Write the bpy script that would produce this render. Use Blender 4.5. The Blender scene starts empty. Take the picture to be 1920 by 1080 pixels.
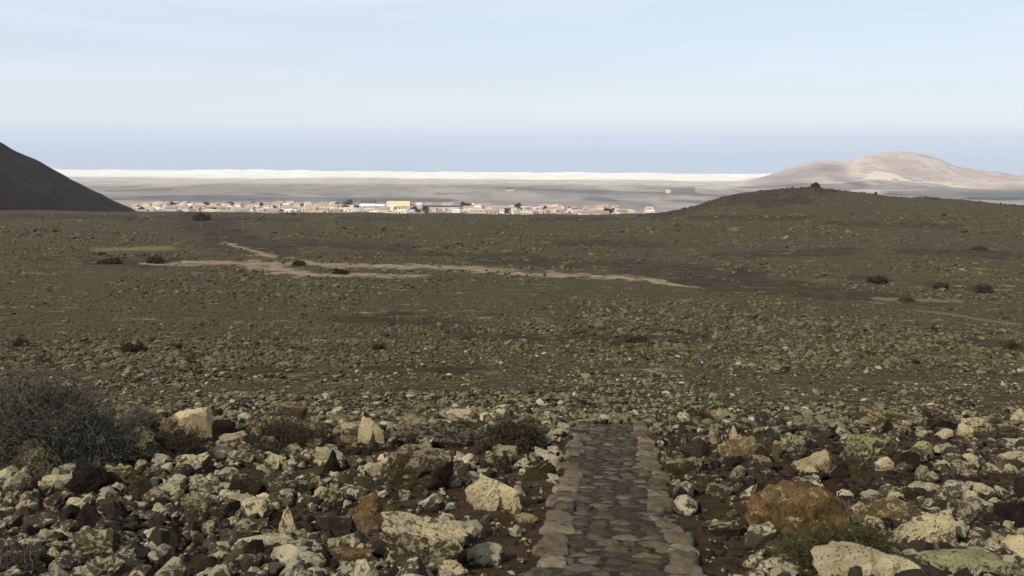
import bpy, bmesh, math, random
import numpy as np
from mathutils import Vector, Matrix

random.seed(7)
rng = np.random.default_rng(11)
R = math.radians
sc = bpy.context.scene
col = sc.collection

# ------------------------------------------------------------------ camera
F = 1500.0                       # focal length in pixels of a 1920 wide frame
PITCH = math.atan(280 / F)
ROLL = R(0.38)
EYE = Vector((0, 0, 1.71))
cam_d = bpy.data.cameras.new('camera'); cam = bpy.data.objects.new('camera', cam_d); col.objects.link(cam)
cam_d.sensor_width = 36; cam_d.lens = 36 * F / 1920
cam_d.clip_start = 0.05; cam_d.clip_end = 150000
cam.matrix_world = Matrix.Translation(EYE) @ Matrix.Rotation(math.pi / 2 - PITCH, 4, 'X') @ Matrix.Rotation(ROLL, 4, 'Z')
sc.camera = cam
CR = np.array(cam.matrix_world.to_3x3())
E = np.array(EYE)

# ------------------------------------------------------------------ light
SUN_EL, SUN_AZ = R(42), R(229)   # azimuth clockwise from +Y (the view direction)
SUNV = Vector((math.cos(SUN_EL) * math.sin(SUN_AZ), math.cos(SUN_EL) * math.cos(SUN_AZ), math.sin(SUN_EL)))
sd = bpy.data.lights.new('sun', 'SUN'); sd.energy = 4.8; sd.angle = R(0.53); sd.color = (1.0, 0.93, 0.82)
so = bpy.data.objects.new('sun', sd); col.objects.link(so)
so.rotation_euler = SUNV.to_track_quat('Z', 'Y').to_euler(); so.location = SUNV * 500
w = bpy.data.worlds.new('World'); sc.world = w; w.use_nodes = True
nt = w.node_tree; nt.nodes.clear()
def wn(t, **k):
    n = nt.nodes.new(t)
    for a, b in k.items(): setattr(n, a, b)
    return n
sky = wn('ShaderNodeTexSky', sky_type='NISHITA', sun_disc=False, sun_elevation=SUN_EL, sun_rotation=SUN_AZ,
         altitude=200, air_density=1.0, dust_density=.5, ozone_density=3.0)
scl = wn('ShaderNodeVectorMath', operation='SCALE'); scl.inputs['Scale'].default_value = 1.0
nt.links.new(sky.outputs[0], scl.inputs[0])
tc = wn('ShaderNodeTexCoord'); mp = wn('ShaderNodeMapping'); mp.inputs['Scale'].default_value = (1.1, 1.1, 16)
nt.links.new(tc.outputs['Generated'], mp.inputs[0])
nz = wn('ShaderNodeTexNoise'); nz.inputs['Scale'].default_value = 2.3; nz.inputs['Detail'].default_value = 6; nz.inputs['Roughness'].default_value = .55
nt.links.new(mp.outputs[0], nz.inputs[0])
rp = wn('ShaderNodeMapRange'); rp.inputs[1].default_value = .42; rp.inputs[2].default_value = .78; rp.inputs[3].default_value = .72; rp.inputs[4].default_value = .96
nt.links.new(nz.outputs[0], rp.inputs[0])
sx = wn('ShaderNodeSeparateXYZ'); nt.links.new(tc.outputs['Generated'], sx.inputs[0])       # the pale veil is thick near the horizon and thin overhead
vr = wn('ShaderNodeMapRange', interpolation_type='SMOOTHSTEP'); nt.links.new(sx.outputs[2], vr.inputs[0])
vr.inputs[1].default_value = .10; vr.inputs[2].default_value = .62; vr.inputs[3].default_value = 1.0; vr.inputs[4].default_value = .30
vm = wn('ShaderNodeMath', operation='MULTIPLY'); nt.links.new(rp.outputs[0], vm.inputs[0]); nt.links.new(vr.outputs[0], vm.inputs[1])
mx = wn('ShaderNodeMix', data_type='RGBA'); nt.links.new(vm.outputs[0], mx.inputs[0])
nt.links.new(scl.outputs[0], mx.inputs[6]); mx.inputs[7].default_value = (6.85, 7.5, 8.3, 1)
bg = wn('ShaderNodeBackground'); bg.inputs[1].default_value = 0.12
nt.links.new(mx.outputs[2], bg.inputs[0])
wo = wn('ShaderNodeOutputWorld'); nt.links.new(bg.outputs[0], wo.inputs[0])

vs = sc.view_settings; sc.display_settings.display_device = 'sRGB'
vs.view_transform = 'Standard'; vs.look = 'None'; vs.gamma = 1; vs.exposure = 0; vs.use_curve_mapping = False
sc.cycles.max_bounces = 6; sc.cycles.diffuse_bounces = 3; sc.cycles.volume_bounces = 3; sc.cycles.transparent_max_bounces = 8
sc.cycles.use_denoising = True

# ------------------------------------------------------------------ helpers
def noise3(p, seed=0):
    """value noise, numpy, -1..1, smooth"""
    p = np.asarray(p, dtype=np.float64); i = np.floor(p).astype(np.int64); f = p - i; f = f * f * f * (f * (f * 6 - 15) + 10)
    def h(a, b, c):
        n = (a * 374761393 + b * 668265263 + c * 2147483647 + seed * 974634777) & 0xffffffff
        n = ((n ^ (n >> 13)) * 1274126177) & 0xffffffff
        n = n ^ (n >> 16)
        return (n & 0xffff) / 32767.5 - 1
    x, y, z = i[:, 0], i[:, 1], i[:, 2]; fx, fy, fz = f[:, 0], f[:, 1], f[:, 2]
    out = 0
    for dx in (0, 1):
        for dy in (0, 1):
            for dz in (0, 1):
                wt = (fx if dx else 1 - fx) * (fy if dy else 1 - fy) * (fz if dz else 1 - fz)
                out = out + wt * h(x + dx, y + dy, z + dz)
    return out
def fbm(p, octv=4, seed=0, gain=.5):
    p = np.asarray(p, dtype=np.float64); a = 1; t = 0; s = 0
    for k in range(octv):
        t = t + a * noise3(p, seed + k * 17); s += a; a *= gain; p = p * 2.03 + 5.1
    return t / s
def xy0(x, y, s):
    x = np.atleast_1d(x); y = np.atleast_1d(y)
    return np.stack([x * s, y * s, np.zeros_like(x * s)], 1)

def tag(o, label=None, cat=None, group=None, kind=None):
    if label: o['label'] = label
    if cat: o['category'] = cat
    if group: o['group'] = group
    if kind: o['kind'] = kind
    return o
def mesh(name, V, Fc, mats=(), smooth=False, sharp=None, attrs=None):
    me = bpy.data.meshes.new(name)
    V = np.asarray(V, dtype=np.float32)
    if isinstance(Fc, np.ndarray):
        n, k = Fc.shape
        me.vertices.add(len(V)); me.vertices.foreach_set('co', V.ravel())
        me.loops.add(n * k); me.loops.foreach_set('vertex_index', Fc.astype(np.int32).ravel())
        me.polygons.add(n); me.polygons.foreach_set('loop_start', np.arange(0, n * k, k, dtype=np.int32))
        me.update(calc_edges=True)
    else:
        me.from_pydata([tuple(map(float, v)) for v in V], [], Fc); me.update()
    me.polygons.foreach_set('use_smooth', np.full(len(me.polygons), smooth, dtype=bool))
    if attrs:
        for k, v in attrs.items():
            a = me.attributes.new(k, 'FLOAT', 'POINT'); a.data.foreach_set('value', np.asarray(v, dtype=np.float32))
    if smooth and sharp: me.set_sharp_from_angle(angle=R(sharp))
    for m in mats: me.materials.append(m)
    return me
def link(name, me, parent=None, loc=None, rot=None, scale=None):
    o = bpy.data.objects.new(name, me); col.objects.link(o)
    if parent: o.parent = parent
    if loc is not None: o.location = loc
    if rot is not None: o.rotation_euler = rot
    if scale is not None: o.scale = scale
    return o

class NB:
    """small node-material builder"""
    def __init__(s, name):
        s.m = bpy.data.materials.new(name); s.m.use_nodes = True; s.t = s.m.node_tree; s.t.nodes.clear()
        s.out = s.t.nodes.new('ShaderNodeOutputMaterial'); s.b = s.t.nodes.new('ShaderNodeBsdfPrincipled')
        s.t.links.new(s.b.outputs[0], s.out.inputs[0]); s.b.inputs['Roughness'].default_value = .9
        s.b.inputs['Specular IOR Level'].default_value = .04
        s.geo = s.t.nodes.new('ShaderNodeNewGeometry'); s.pos = s.geo.outputs['Position']
    def put(s, sock, v):
        if isinstance(v, bpy.types.NodeSocket): s.t.links.new(v, sock)
        elif isinstance(v, tuple) and len(v) == 3 and sock.type == 'RGBA': sock.default_value = (*v, 1)
        else: sock.default_value = v
    def noise(s, scale, detail=4, rough=.55, vec=None, dist=0.0):
        n = s.t.nodes.new('ShaderNodeTexNoise'); n.inputs['Scale'].default_value = scale
        n.inputs['Detail'].default_value = detail; n.inputs['Roughness'].default_value = rough; n.inputs['Distortion'].default_value = dist
        s.t.links.new(vec or s.pos, n.inputs['Vector']); return n.outputs[0]
    def voro(s, scale, vec=None, feature='F1'):
        n = s.t.nodes.new('ShaderNodeTexVoronoi'); n.inputs['Scale'].default_value = scale; n.feature = feature
        s.t.links.new(vec or s.pos, n.inputs['Vector']); return n.outputs['Distance']
    def scalevec(s, v3, vec=None):
        n = s.t.nodes.new('ShaderNodeVectorMath'); n.operation = 'MULTIPLY'; s.t.links.new(vec or s.pos, n.inputs[0]); n.inputs[1].default_value = v3
        return n.outputs[0]
    def math(s, op, a, b=0.0, clamp=False):
        n = s.t.nodes.new('ShaderNodeMath'); n.operation = op; n.use_clamp = clamp
        s.put(n.inputs[0], a); s.put(n.inputs[1], b); return n.outputs[0]
    def ramp(s, v, a, b, lo=0.0, hi=1.0, smooth=True):
        n = s.t.nodes.new('ShaderNodeMapRange'); n.interpolation_type = 'SMOOTHSTEP' if smooth else 'LINEAR'
        s.put(n.inputs[0], v); s.put(n.inputs[1], a); s.put(n.inputs[2], b); s.put(n.inputs[3], lo); s.put(n.inputs[4], hi); return n.outputs[0]
    def mix(s, f, a, b):
        n = s.t.nodes.new('ShaderNodeMix'); n.data_type = 'RGBA'; s.put(n.inputs[0], f); s.put(n.inputs[6], a); s.put(n.inputs[7], b); return n.outputs[2]
    def mul(s, c, f):
        n = s.t.nodes.new('ShaderNodeVectorMath'); n.operation = 'SCALE'; s.put(n.inputs[0], c); s.put(n.inputs['Scale'], f); return n.outputs[0]
    def attr(s, name):
        n = s.t.nodes.new('ShaderNodeAttribute'); n.attribute_name = name; return n.outputs['Fac']
    def rand(s):
        return s.t.nodes.new('ShaderNodeObjectInfo').outputs['Random']
    def nrm(s):
        n = s.t.nodes.new('ShaderNodeSeparateXYZ'); s.t.links.new(s.geo.outputs['Normal'], n.inputs[0]); return n.outputs
    def xyz(s):
        n = s.t.nodes.new('ShaderNodeSeparateXYZ'); s.t.links.new(s.pos, n.inputs[0]); return n.outputs
    def bump(s, h, strength, dist):
        n = s.t.nodes.new('ShaderNodeBump'); n.inputs['Strength'].default_value = strength; n.inputs['Distance'].default_value = dist
        s.put(n.inputs['Height'], h); s.t.links.new(n.outputs[0], s.b.inputs['Normal'])
    def color(s, c): s.put(s.b.inputs['Base Color'], c); return s.m

def flat(name, c, rough=.85, var=.12, scale=2.0):
    b = NB(name); n = b.noise(scale, 5)
    return b.color(b.mul(c, b.ramp(n, .3, .7, 1 - var, 1 + var)) if var else c)

# ------------------------------------------------------------------ terrain functions
def pchip(X, Y):
    X = np.array(X, float); Y = np.array(Y, float); h = np.diff(X); d = np.diff(Y) / h
    m = np.zeros(len(X)); m[0] = d[0]; m[-1] = d[-1]
    for k in range(1, len(X) - 1):
        if d[k - 1] * d[k] > 0:
            w1 = 2 * h[k] + h[k - 1]; w2 = h[k] + 2 * h[k - 1]; m[k] = (w1 + w2) / (w1 / d[k - 1] + w2 / d[k])
    def f(x):
        x = np.asarray(x, float); i = np.clip(np.searchsorted(X, x) - 1, 0, len(h) - 1); t = (x - X[i]) / h[i]
        r = ((1 + 2 * t) * (1 - t) ** 2) * Y[i] + t * (1 - t) ** 2 * h[i] * m[i] + t * t * (3 - 2 * t) * Y[i + 1] + t * t * (t - 1) * h[i] * m[i + 1]
        r = np.where(x < X[0], Y[0] + (x - X[0]) * m[0], r); return np.where(x > X[-1], Y[-1] + (x - X[-1]) * m[-1], r)
    return f
near_D = pchip([-30, 0, 6, 11, 13, 16, 24, 40, 60, 90, 140, 200, 300, 420, 500, 540, 600, 720],
               [-5.34, 1.71, 3.12, 4.295, 4.78, 5.83, 8.4, 12.2, 15.6, 19.6, 24.5, 29, 35, 42, 46.5, 50.5, 60, 92])
far_D = pchip([480, 700, 900, 1150, 1500, 2000, 2600, 3200, 4000, 4800, 5000, 5150, 6200],
              [95, 88, 100, 109, 127, 151, 167, 179, 191, 203, 207, 216, 240])
def row_T(py, px=960):
    """tan of the angle below the horizon of a pixel"""
    v = CR @ np.array([(px - 960) / F, -(py - 540) / F, -1.0]); return -v[2] / v[1]
def px_at(x, y, D=0):
    """pixel column of a world point"""
    zc = y * math.cos(PITCH) + D * math.sin(PITCH); return 960 + F * x / zc
SIL_R = np.array([(1150, 404), (1235, 402), (1290, 390), (1330, 377), (1380, 364), (1430, 357), (1475, 353), (1508, 352), (1522, 349), (1540, 355),
                  (1600, 361), (1660, 367), (1720, 370), (1800, 376), (1860, 381), (1920, 386), (2050, 396), (2200, 402)], float)
sil_T = np.array([row_T(b, a) for a, b in SIL_R])
def near_z(x, y, detail=True):
    x = np.atleast_1d(np.asarray(x, float)); y = np.atleast_1d(np.asarray(y, float))
    D = near_D(y)
    z = EYE.z - D
    # the low ridge on the right
    col_ = px_at(x, np.maximum(y, 30), D)
    T = np.interp(col_, SIL_R[:, 0], sil_T)
    yr = 455.0
    base = float(near_D(yr)) / yr
    hgt = np.clip(base - T, 0, 1) * yr
    side = np.where(y < yr, 95.0, 60.0)
    z = z + hgt * np.exp(-((y - yr) / side) ** 2) * np.where(col_ < 1150, 0, 1)
    if detail:
        k = np.clip((y - 14) / 60, 0, 1)
        n = fbm(xy0(x, y, 1 / 22.), 4, 3); z = z + n * k * np.clip(y / 260, .25, 1.3) * 0.9
        kn = np.clip(1 - np.abs(path_u(x, y)) / 1.6, 0, 1); kn = np.where((y > 14), 0, kn)
        z = z + fbm(xy0(x, y, .9), 3, 5) * .06 * (1 - kn) * np.clip(1.5 - y / 60, 0, 1)
    return z
PW = 0.60                                                # half width of the path
def path_u(x, y): return np.asarray(x) - (0.112 + 0.1224 * np.asarray(y))
def far_z(x, y):
    x = np.atleast_1d(np.asarray(x, float)); y = np.atleast_1d(np.asarray(y, float))
    z = EYE.z - far_D(y)
    z = z + fbm(xy0(x, y, 1 / 420.), 4, 9) * 6.5 * np.clip((y - 1500) / 900, .12, 1) * np.clip((5100 - y) / 700, .15, 1)
    # dunes
    dn = np.exp(-((y - 4650) / 330.) ** 2) + .5 * np.exp(-((y - 4050) / 250.) ** 2)
    z = z + dn * (1.5 + 19 * np.clip(fbm(np.stack([x / 170., y / 90., 0 * x], 1), 4, 21) - .02, 0, 1))
    # the mountain on the right and the low dark hill before it
    col_ = px_at(x, y, 190.)
    def ridge(sil, yr, front, back, z):
        T = np.interp(col_, [a for a, b in sil], [row_T(b, a) for a, b in sil]); top = EYE.z - T * yr
        g = np.exp(-(np.abs(y - yr) / np.where(y < yr, front, back)) ** 1.6)
        base = EYE.z - far_D(yr)
        return z + np.clip(top - base, 0, 500) * g
    gul = fbm(np.stack([x / 170., y / 420., 0 * x], 1), 5, 31)
    gr = 1 - np.abs(fbm(np.stack([x / 210., y / 520., 0 * x], 1), 4, 77)) * 2
    z0 = z
    z = ridge(MTN, 3300., 560., 620., z)
    z = ridge(MTN2, 2450., 240., 300., z)
    amt = np.clip((z - z0) / 60, 0, 1); amt = amt * (1 - .75 * np.clip((z - z0 - 45) / 70, 0, 1))
    z = z + (gul * 14 + (gr - .5) * 9) * amt
    return z
MTN = [(1300, 345), (1380, 346), (1440, 328), (1480, 311), (1525, 299), (1552, 302), (1580, 305), (1615, 292), (1650, 287), (1685, 285), (1718, 289), (1752, 297),
       (1785, 310), (1815, 317), (1850, 325), (1868, 326), (1890, 330), (1906, 333), (1930, 326), (1990, 318), (2080, 330), (2250, 345)]
MTN2 = [(1180, 362), (1260, 358), (1300, 352), (1345, 349), (1400, 352), (1450, 356), (1540, 360), (1750, 362), (1820, 376), (1880, 368), (1950, 363), (2100, 366)]

def hit(px, py, fn=None):
    """where the sight line of a pixel meets the ground"""
    fn = fn or (lambda x, y: near_z(x, y, False)[0])
    v = CR @ np.array([(px - 960) / F, -(py - 540) / F, -1.0]); v = v / v[1]
    t = 1.5; last = t
    while t < 6000:
        p = E + v * t
        if p[2] < fn(p[0], p[1]):
            a, b = last, t
            for _ in range(24):
                c = (a + b) / 2; q = E + v * c
                if q[2] < fn(q[0], q[1]): b = c
                else: a = c
            p = E + v * b; return Vector((p[0], p[1], fn(p[0], p[1])))
        last = t; t *= 1.012
    return None
def depth(p):
    q = np.asarray(p) - E; return float(-(q @ CR[:, 2]))
def project(P):
    q = (np.asarray(P) - E) @ CR; return 960 + F * q[:, 0] / -q[:, 2], 540 - F * q[:, 1] / -q[:, 2], -q[:, 2]

# ------------------------------------------------------------------ large structure: near ground
def fan(ys, nc, xa, xb, fn):
    s = np.linspace(-1, 1, nc); s = np.sign(s) * np.abs(s) ** 1.15
    Y = np.repeat(ys, nc); X = np.tile(s, len(ys)) * (xa + xb * np.abs(Y))
    Z = fn(X, Y); V = np.stack([X, Y, Z], 1)
    i = np.arange(len(ys) - 1)[:, None] * nc + np.arange(nc - 1)[None]; i = i.ravel()
    return V, np.stack([i, i + 1, i + nc + 1, i + nc], 1)
ys = np.concatenate([np.linspace(-30, 2, 24)[:-1], np.linspace(2, 16, 190)[:-1], np.geomspace(16, 720, 470)])
V, Fq = fan(ys, 330, 14, .95, near_z)
gpx, gpy, gz = project(V); gpx = np.where(V[:, 1] > 3, gpx, -9999)
def streak(px, py, segs, kw=1.0):
    """soft mask of elongated patches given as (x0,y0,x1,y1,halfwidth)"""
    m = np.zeros(len(px))
    for x0, y0, x1, y1, hw in segs:
        t = np.clip(((px - x0) * (x1 - x0) + (py - y0) * (y1 - y0)) / ((x1 - x0) ** 2 + (y1 - y0) ** 2 + 1e-6), 0, 1)
        dx = (px - x0 - t * (x1 - x0)); dy = (py - y0 - t * (y1 - y0))
        d = np.sqrt((dx * .35) ** 2 + dy ** 2) / (hw * kw); m = np.maximum(m, np.clip(1.5 - d, 0, 1.5) / 1.5)
    return m
SAND = [(350, 492, 520, 494, 7), (480, 500, 560, 512, 10), (430, 493, 700, 497, 5), (560, 515, 800, 517, 5), (640, 497, 900, 503, 6), (560, 490, 640, 500, 6),
        (880, 505, 1060, 517, 6), (1040, 515, 1180, 520, 6), (1160, 520, 1240, 527, 5), (1230, 529, 1325, 541, 3), (450, 463, 510, 482, 5), (420, 455, 455, 466, 4),
        (270, 494, 360, 497, 4), (800, 500, 960, 506, 4)]
TRAIL = [(1720, 582, 1790, 590, 4), (1780, 589, 1850, 601, 3.6), (1850, 601, 1920, 609, 3.6), (1920, 609, 2020, 622, 4)]
YEL = [(80, 655, 200, 648, 5), (100, 660, 160, 662, 4), (180, 468, 320, 465, 6), (1640, 560, 1800, 565, 5)]
DARK = [(370, 405, 400, 420, 14), (350, 425, 430, 440, 12), (430, 440, 520, 470, 16), (400, 455, 440, 470, 9), (170, 491, 300, 497, 7), (270, 480, 330, 486, 6),
        (560, 455, 760, 465, 8), (1050, 455, 1240, 460, 6), (1180, 500, 1400, 520, 16), (1340, 535, 1560, 552, 13), (1500, 545, 1760, 566, 10), (1240, 525, 1500, 535, 10),
        (640, 597, 840, 606, 8), (700, 585, 800, 592, 5), (900, 632, 1080, 634, 6), (1100, 634, 1310, 636, 7), (860, 625, 920, 636, 7), (700, 690, 900, 697, 8),
        (480, 695, 570, 705, 12), (1240, 400, 1380, 370, 12), (1370, 372, 1500, 358, 12), (1490, 360, 1545, 356, 9), (1500, 375, 1440, 380, 10),
        (1600, 520, 1660, 524, 6), (1750, 533, 1780, 536, 6), (1820, 540, 1865, 541, 7), (0, 405, 250, 407, 4), (300, 408, 560, 412, 4), (650, 409, 760, 412, 4),
        (1000, 412, 1150, 410, 4), (1300, 408, 1500, 410, 5), (1560, 418, 1800, 426, 5), (900, 490, 1200, 496, 8), (1820, 640, 1920, 655, 8), (1000, 800, 880, 800, 8),
        (60, 485, 160, 482, 4), (1700, 470, 1900, 480, 8), (1350, 480, 1600, 470, 7), (760, 475, 1000, 480, 4)]
sandm = streak(gpx, gpy, SAND, .8); trailm = streak(gpx, gpy, TRAIL, .75); yelm = streak(gpx, gpy, YEL); darkm = streak(gpx, gpy, DARK)
b = NB('scrub_ground')
P2 = b.pos
big = b.noise(.035, 5, .6); mid = b.noise(.35, 5, .6); fine = b.noise(3.0, 6, .65); grit = b.noise(28, 5, .7)
olive = b.mix(b.ramp(mid, .35, .65), (.108, .091, .045), (.145, .124, .065))
olive = b.mix(b.ramp(fine, .45, .62), (.055, .042, .021), olive)
brown = b.mix(b.ramp(fine, .35, .7), (.040, .024, .012), (.085, .053, .028))
dk = b.math('ADD', b.attr('dark'), b.math('MULTIPLY', b.math('SUBTRACT', b.noise(.13, 6, .7, b.scalevec((.6, 1, 1))), .5), 1.7))
dk = b.ramp(dk, .26, .5)
dk = b.math('MAXIMUM', dk, b.ramp(b.math('ADD', b.noise(.06, 6, .7, b.scalevec((.55, 1, 1))), b.math('MULTIPLY', b.noise(.6, 4), .3)), .80, .88))
c1 = b.mix(dk, olive, b.mix(b.ramp(mid, .4, .6), (.043, .032, .017), (.070, .053, .031)))
near = b.ramp(b.math('ADD', b.xyz()[1], b.math('MULTIPLY', b.math('SUBTRACT', mid, .5), 14)), 11, 30)
c1 = b.mix(near, b.mix(b.ramp(grit, .55, .75), brown, (.10, .073, .048)), c1)
sand = b.mix(b.ramp(b.noise(.5, 4), .4, .6), (.22, .155, .085), (.34, .255, .155))
sm = b.ramp(b.math('ADD', b.math('MULTIPLY', b.attr('sand'), .82), b.math('MULTIPLY', b.math('SUBTRACT', b.noise(.2, 7, .75), .5), 3.4)), .22, .62)
c1 = b.mix(sm, c1, sand)
c1 = b.mix(b.ramp(b.math('ADD', b.attr('trail'), b.math('MULTIPLY', b.math('SUBTRACT', b.noise(.5, 4), .5), .8)), .4, .6), c1, (.15, .112, .066))
c1 = b.mix(b.ramp(b.math('ADD', b.attr('yellow'), b.math('MULTIPLY', b.math('SUBTRACT', b.noise(.9, 4), .5), 1.6)), .5, .7), c1, (.17, .14, .06))
b.bump(b.math('ADD', b.math('MULTIPLY', grit, .35), fine), .6, .12)
M_ground = b.color(c1)
g = link('ground', mesh('ground', V, Fq, [M_ground], True, None, {'sand': sandm, 'dark': darkm, 'trail': trailm, 'yellow': yelm})); tag(g, kind='structure')

# ------------------------------------------------------------------ far plain with dunes and the mountain
ysf = np.concatenate([np.linspace(480, 2000, 90)[:-1], np.linspace(2000, 5200, 300)[:-1], np.linspace(5200, 6200, 6)])
V, Fq = fan(ysf, 460, 150, 1.0, far_z)
base_h = EYE.z - far_D(V[:, 1]); mt = np.clip((V[:, 2] - base_h - 9) / 16, 0, 1) * (px_at(V[:, 0], V[:, 1], 190) > 1300)
fpx, fpy, _ = project(V)
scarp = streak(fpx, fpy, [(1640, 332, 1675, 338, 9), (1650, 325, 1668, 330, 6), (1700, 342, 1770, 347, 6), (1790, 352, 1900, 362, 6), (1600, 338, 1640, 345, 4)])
lav = streak(fpx, fpy, [(200, 358, 320, 355, 3), (230, 350, 290, 351, 2), (480, 362, 540, 366, 3), (600, 366, 660, 366, 1.5), (930, 352, 1000, 354, 3.5), (1000, 356, 1240, 362, 5),
                        (1100, 372, 1220, 384, 6), (1280, 362, 1400, 372, 9), (1150, 378, 1210, 380, 4), (820, 363, 920, 362, 2), (1250, 372, 1330, 380, 7), (1820, 372, 1920, 372, 5), (1270, 357, 1430, 358, 9), (1300, 366, 1500, 370, 8),
                        (1500, 352, 1560, 358, 7), (1420, 360, 1500, 366, 7), (1560, 362, 1760, 366, 4)])
mauve = streak(fpx, fpy, [(1450, 335, 1560, 318, 14), (1400, 345, 1500, 345, 8), (1560, 330, 1610, 345, 9)])  # cloud shade on the mountain's left shoulder, painted into its rock colour
b = NB('distant_plain')
sp = b.scalevec((1, .45, 1)); Y = b.xyz()[1]
n1 = b.noise(.0035, 6, .6, sp); n2 = b.noise(.018, 6, .65, sp); n3 = b.noise(.0012, 4, .5, sp)
yy = b.math('ADD', Y, b.math('MULTIPLY', b.math('SUBTRACT', n1, .5), 1100))
low = b.mix(b.ramp(n2, .35, .65), (.20, .175, .15), (.265, .24, .205))
low = b.mix(b.ramp(n1, .45, .6), low, (.32, .285, .235))
low = b.mix(b.ramp(b.math('ADD', b.attr('lava'), b.math('ADD', b.math('MULTIPLY', b.math('SUBTRACT', n2, .5), 2.0), b.math('MULTIPLY', b.math('SUBTRACT', b.noise(.006, 6, .7, sp), .5), 2.4))), .35, 1.0), low, (.135, .118, .112))
beige = b.mix(b.ramp(n2, .4, .6), (.40, .35, .28), (.50, .45, .37))
c = b.mix(b.ramp(yy, 2750, 3300), low, beige)
white = b.mix(b.ramp(b.noise(.01, 5, .6, sp), .42, .6), (.72, .68, .58), (.80, .76, .66))
yw = b.math('ADD', Y, b.math('MULTIPLY', b.math('SUBTRACT', n1, .5), 500))
c = b.mix(b.ramp(yw, 3550, 3850), c, white)
mtc = b.mix(b.ramp(b.noise(.006, 6, .65, b.scalevec((1, .5, 2))), .35, .65), (.39, .305, .25), (.53, .44, .36))
mtc = b.mix(b.ramp(b.noise(.03, 5, .6), .5, .7), mtc, (.29, .235, .20))
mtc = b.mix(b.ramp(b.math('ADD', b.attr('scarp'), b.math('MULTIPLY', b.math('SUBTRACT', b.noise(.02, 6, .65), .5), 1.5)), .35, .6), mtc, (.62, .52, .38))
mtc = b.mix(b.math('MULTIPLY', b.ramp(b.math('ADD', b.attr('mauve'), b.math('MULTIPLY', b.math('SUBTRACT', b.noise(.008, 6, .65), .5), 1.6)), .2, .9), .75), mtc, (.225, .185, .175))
c = b.mix(b.attr('mount'), c, mtc)
b.bump(n2, .5, 6)
M_far = b.color(c)
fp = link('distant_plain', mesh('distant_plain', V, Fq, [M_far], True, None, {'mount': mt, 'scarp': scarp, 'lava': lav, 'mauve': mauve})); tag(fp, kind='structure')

# ------------------------------------------------------------------ sea
b = NB('sea_water'); b.b.inputs['Roughness'].default_value = .12; b.b.inputs['IOR'].default_value = 1.33; b.b.inputs['Specular IOR Level'].default_value = .5
nn = b.noise(.004, 5, .6, b.scalevec((.4, 1, 1)))
b.bump(b.noise(.05, 3, .6), .03, 1.0)
M_sea = b.color(b.mix(b.ramp(nn, .4, .6), (.05, .12, .22), (.07, .15, .26)))
zs = EYE.z - 213
nr = 14; rr = np.geomspace(900, 70000, nr); V = [(0, 4000, zs)]; Fc = []
for k, r in enumerate(rr):
    for j in range(64):
        a = j / 64 * 2 * math.pi; V.append((r * math.cos(a), 4000 + r * math.sin(a), zs))
for j in range(64): Fc.append((0, 1 + j, 1 + (j + 1) % 64))
for k in range(nr - 1):
    for j in range(64):
        a, c_ = 1 + k * 64 + j, 1 + k * 64 + (j + 1) % 64; Fc.append((a, a + 64, c_ + 64, c_))
tag(link('sea', mesh('sea', V, Fc, [M_sea], True)), kind='structure')

# ------------------------------------------------------------------ the dark cone on the left
def cone_z(x, y):
    cx, cy = -738., 800.
    r = np.hypot(x - cx, (y - cy) * .92); a = np.arctan2(y - cy, x - cx)
    r = r * (1 + .03 * np.sin(3 * a + 1) + .015 * np.sin(7 * a))
    h = pchip([0, 40, 70, 100, 160, 215, 262, 320, 400], [44, 42, 50, 43, 5, -29, -59, -98, -150])(r)
    h = h + fbm(xy0(x, y, 1 / 30.), 5, 40) * 4.5 + fbm(np.stack([a * 9, r / 90., 0 * r], 1), 3, 44) * 3.6 + EYE.z + 4
    return h
n = 220; gx = np.linspace(-1138, -338, n); X, Yg = np.meshgrid(gx, np.linspace(470, 1210, n)); X, Yg = X.ravel(), Yg.ravel()
V = np.stack([X, Yg, cone_z(X, Yg)], 1); i = (np.arange(n - 1)[:, None] * n + np.arange(n - 1)[None]).ravel()
b = NB('dark_lava_slope')
c = b.mix(b.ramp(b.noise(.05, 7, .7, b.scalevec((1, 1, .35))), .38, .66), (.015, .007, .003), (.040, .022, .011))
c = b.mix(b.ramp(b.noise(.4, 6, .7), .5, .72), c, (.036, .026, .013))
b.bump(b.noise(.3, 6, .7), .8, 1.5)
tag(link('hill', mesh('hill', V, np.stack([i, i + 1, i + n + 1, i + n], 1), [b.color(c)], True)), kind='structure')

# ------------------------------------------------------------------ clouds overhead, which shade the near ground
b = NB('cloud_vapour')
tr = b.t.nodes.new('ShaderNodeBsdfTranslucent'); tr.inputs[0].default_value = (.50, .50, .50, 1)
df = b.t.nodes.new('ShaderNodeBsdfDiffuse'); df.inputs[0].default_value = (.7, .7, .7, 1)
tp = b.t.nodes.new('ShaderNodeBsdfTransparent'); tp.inputs[0].default_value = (1, 1, 1, 1)
m1 = b.t.nodes.new('ShaderNodeMixShader'); m1.inputs[0].default_value = .35; m2 = b.t.nodes.new('ShaderNodeMixShader'); m2.inputs[0].default_value = .84
b.t.links.new(tr.outputs[0], m1.inputs[1]); b.t.links.new(df.outputs[0], m1.inputs[2])
b.t.links.new(m1.outputs[0], m2.inputs[1]); b.t.links.new(tp.outputs[0], m2.inputs[2]); b.t.links.new(m2.outputs[0], b.out.inputs[0])
M_cloud = b.m
M_cloud2 = M_cloud.copy(); M_cloud2.name = 'dense_cloud_vapour'
for q in M_cloud2.node_tree.nodes:
    if q.type == 'MIX_SHADER' and abs(q.inputs[0].default_value - .84) < .01: q.inputs[0].default_value = .62
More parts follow.
